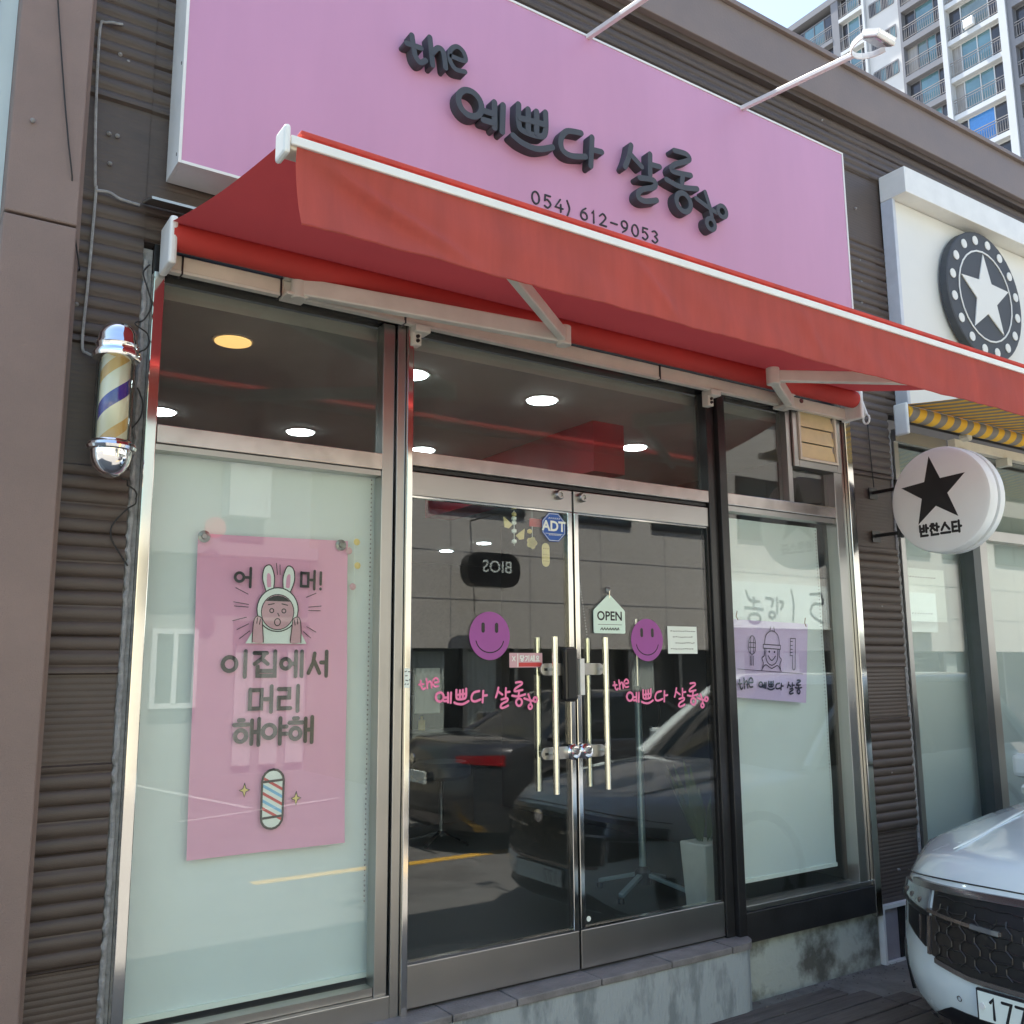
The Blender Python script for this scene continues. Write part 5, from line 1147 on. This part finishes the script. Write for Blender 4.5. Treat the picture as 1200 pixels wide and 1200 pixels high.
    for s in (-1, 1):
        for x in (1.05, L-.95):
            w = MB().lathe([(.25, s*(hw-.2)), (.345, s*(hw-.19)), (.355, s*(hw-.12)), (.345, s*(hw-.015)), (.25, s*(hw-.005)), (.235, s*(hw-.03)), (.05, s*(hw-.035))], (x, 0, .355), 'Y', 30).build('wheel', M['tyre'], t, smooth=True)
            MB().lathe([(.235, s*(hw-.028)), (.215, s*(hw-.018)), (.2, s*(hw-.028)), (.06, s*(hw-.026)), (.05, s*(hw-.01))], (x, 0, .355), 'Y', 24).build('rim', M['rim'], w, smooth=True)
            arch = [(x+.40*math.cos(k*PI/14), s*(hw-.004), .36+.40*math.sin(k*PI/14)) for k in range(-1, 16)]
            MB().tube(arch, .03, 6).build('wheel_arch', M['rubber'], t, smooth=True)
    MB().box(.7, L-.5, -hw+.16, hw-.12, .14, zb+.05).build('underbody', M['rubber'], t)
    t['k'] = 0; del t['k']
    return t, S, (lambda x, y=0: zt(x)-dr(x, y)), lerp
def suv():
    fi = [(0, .10), (.1, .03), (.3, 0), (.5, .012), (.75, .03), (.9, .07), (1, .14)]
    L, hw, a, n, zb = 4.8, .94, .56, 3.3, .2
    t, S, zt, lerp = car('parked_suv', 'white sport utility car parked by the shops with its black grille toward the left', L, hw, a, n, zb, [(0, .835), (.3, .885), (1.3, .975), (2, 1.01), (4.8, 1.06)], ((1.35, 4.7), (2.15, 4.4), (.87, .67)), 1.60, M['carwhite'], fi, .12)
    def F(y, z, e=0): # point on front skin at height z, pushed out by e (approx normal)
        x = 0
        for _ in range(6): tt = min(1, (z-zb)/(zt(x, y)-zb)); x = S(y, tt)
        sl = a*n*abs(y/hw)**(n-1)/hw*(1 if y > 0 else -1); nn = Vector((-1, sl, 0)).normalized()
        return Vector((x, y, z))+nn*e
    def patch(name, m, y0, y1, lo, hi, e=.006, nu=24, nv=5, par=None, bevel=0):
        lo_ = lo if callable(lo) else (lambda y: lo); hi_ = hi if callable(hi) else (lambda y: hi); mb = MB()
        g = lambda e_: (lambda u, v: tuple(F(y0+(y1-y0)*u, lo_(y0+(y1-y0)*u)+(hi_(y0+(y1-y0)*u)-lo_(y0+(y1-y0)*u))*v, e_)))
        mb.grid(g(e), nu, nv); mb.grid(g(-.012), nu, nv); A = nu+1; o = A*(nv+1)
        ring = list(range(A))+[j*A+nu for j in range(1, nv+1)]+[nv*A+i for i in range(nu-1, -1, -1)]+[j*A for j in range(nv-1, 0, -1)]
        mb.f += [(ring[i], ring[(i+1) % len(ring)], ring[(i+1) % len(ring)]+o, ring[i]+o) for i in range(len(ring))]
        return mb.build(name, m, par or t, smooth=True)
    top = lambda y: .757-.03*abs(y)**2+.012*math.cos(y*3); bot = lambda y: .475+.12*max(0, abs(y)-.3)
    gr = patch('grille', M['black'], -.50, .50, bot, top, .004, 40, 6)
    mb = MB()
    for j in range(-7, 8):
        y = j*.066
        for k in range(7):
            z = .50+k*.042
            if z+.042 > .75: break
            s_ = .012 if (k+j) % 2 else -.012; mb.tube([F(y+s_, z, .008), F(y-s_, z+.021, .008), F(y-s_, z+.042, .008)], .0032, 4)
    for k in range(6): mb.tube([F(-.47+i*.047, .505+k*.046+(.007 if i % 2 else 0), .007) for i in range(21)], .0028, 4)
    mesh_o = mb.build('grille_mesh', M['satinmesh'], gr); mesh_o['kind'] = 'stuff'
    patch('grille_trim', M['satin'], -.66, .66, lambda y: top(y)+.001, lambda y: top(y)+.026, .012, 40, 2)
    patch('grille_lower_trim', M['satin'], -.48, .48, lambda y: bot(y)-.02, lambda y: bot(y)-.001, .010, 40, 2)
    for s in (-1, 1):
        y0, y1 = (.16, .52) if s > 0 else (-.52, -.16)
        zb_ = lambda y: .655+.03*(abs(y)-.2)
        patch('chrome_bar', M['satin'], y0, y1, zb_, lambda y: zb_(y)+.014, .014, 16, 1)
        patch('day_light', M['lens'], .17 if s > 0 else -.29, .29 if s > 0 else -.17, lambda y: zb_(y)-.002, lambda y: zb_(y)+.016, .018, 6, 1)
        patch('grille_side_trim', M['satin'], (.505 if s > 0 else -.52), (.52 if s > 0 else -.505), lambda y: .50, lambda y: .65, .012, 2, 5)
        ya, yb = (.525, .80) if s > 0 else (-.80, -.525)
        h = patch('headlight', M['lens'], ya, yb, lambda y: .665+.06*(abs(y)-.52), lambda y: .765-.06*abs(y)**2, .007, 10, 4)
        for q in (.585, .66, .73): c_ = F(s*q, .69+.03*(q-.5), .002); MB().lathe([(.014, 0), (.014, -.006), (.008, -.008)], c_, 'X', 14).build('lamp_projector', M['satin'], h, smooth=True)
        patch('headlight_rim', M['black'], ya, yb, lambda y: .648+.06*(abs(y)-.52), lambda y: .664+.06*(abs(y)-.52), .011, 10, 1, h)
        ya, yb = (.54, .70) if s > 0 else (-.70, -.54)
        lm = patch('lower_lamp', M['black'], ya, yb, lambda y: .52+.3*(abs(y)-.54), lambda y: .645, .006, 8, 4)
        patch('lamp_strip', M['satin'], (.575 if s > 0 else -.585), (.585 if s > 0 else -.575), .54, .635, .009, 2, 3, lm)
        ya, yb = (.76, .835) if s > 0 else (-.835, -.76)
        patch('air_slot', M['black'], ya, yb, .26, .45, .004, 5, 5)
        ring = [F(s*.36+.010*math.cos(k*PI/6), .375+.010*math.sin(k*PI/6), .003) for k in range(13)]; MB().tube(ring, .0018, 4).build('parking_sensor', M['satin'], t)
    patch('lower_intake', M['black'], -.62, .62, lambda y: .215, lambda y: .325 if abs(y) < .42 else .325-.6*(abs(y)-.42), .005, 30, 3)
    for s in (-1, 1): patch('skid_trim', M['satin'], (.44 if s > 0 else -.52), (.52 if s > 0 else -.44), .205, .27, .012, 4, 2)
    # hood shut line and creases
    def deckp(x, y, e): return Vector((x, y, zt(x)+.018+.035*(1-(abs(y)/hw)**2)+e))
    seam = [F(y, .812-.085*abs(y/.94)**2.6, .001) for y in [(-.80+i*.05) for i in range(33)]]
    MB().tube(seam, .0032, 5).build('bonnet_shut_line', M['black'], t)
    for s in (-1, 1):
        MB().tube([Vector((.32+.1*i, s*(.52+.012*i), zt(.32+.1*i, .55)+.035+.001)) for i in range(9)], [.002]+[.007]*7+[.002], 6).build('bonnet_crease', M['carwhite'], t, smooth=True)
    # emblem, plate
    MB().lathe([(.04, -.02), (.04, -.028), (.03, -.03)], (.0, 0, .745), 'X', 20).build('emblem', M['chrome'], t, smooth=True)
    p = MB().box(-.03, -.014, -.255, .255, .335, .455).build('number_plate', M['black'], t, bevel=.002)
    MB().box(-.0325, -.0305, -.247, .247, .343, .447).build('plate_face', M['paper'], p)
    s_ = []
    for i, ch in enumerate('177'): s_ += scale_glyph(ch, -.205+i*.053, .357, .040, .072)
    strokes(MB(), s_, (-.0325, 0, 0), .011, .0008, ux=(0, -1, 0), n=(-1, 0, 0), step=.00005).build('plate_number', M['letterprint'], p)
    MB().lathe([(.012, 0), (.012, -.006)], (-.0325, .23, .395), 'X', 12).build('plate_bolt', M['white'], p)
    t.location = (3.71, -1.60, 0)
suv()
def sedan():
    fi = [(0, .12), (.15, .03), (.4, 0), (.7, .03), (.9, .08), (1, .14)]
    L, hw, a, n, zb = 4.8, .9, .45, 3.2, .2
    t, S, zt, lerp = car('black_sedan', 'black saloon car with red tail lamps seen mirrored in the left door', L, hw, a, n, zb, [(0, .96), (.45, 1.0), (1.2, .99), (3.4, .92), (4.3, .82), (4.8, .66)], ((.75, 3.5), (1.5, 2.75), (.8, .58)), 1.42, M['carblack'], fi)
    # rear of this car is the x=0 end
    for s in (-1, 1):
        g = MB().grid(lambda u, v: (S(s*(.56+.33*u), .75)-.012, s*(.56+.33*u), .80+.03*(1-u)+(.10*(.6+.4*u))*v), 10, 3); g.build('tail_lamp', M['tail'], t, smooth='all')
    p = MB().box(-.04, -.02, -.26, .26, .62, .73).build('number_plate', M['paper'], t); MB().box(-.02, .02, -.5, .5, .28, .36).build('bumper_trim', M['satin'], t)
    MB().lathe([(.045, -.02), (.045, -.035)], (0, 0, .84), 'X', 16).build('emblem', M['chrome'], t)
    t.location = (4.45, -4.75, 0)
sedan()
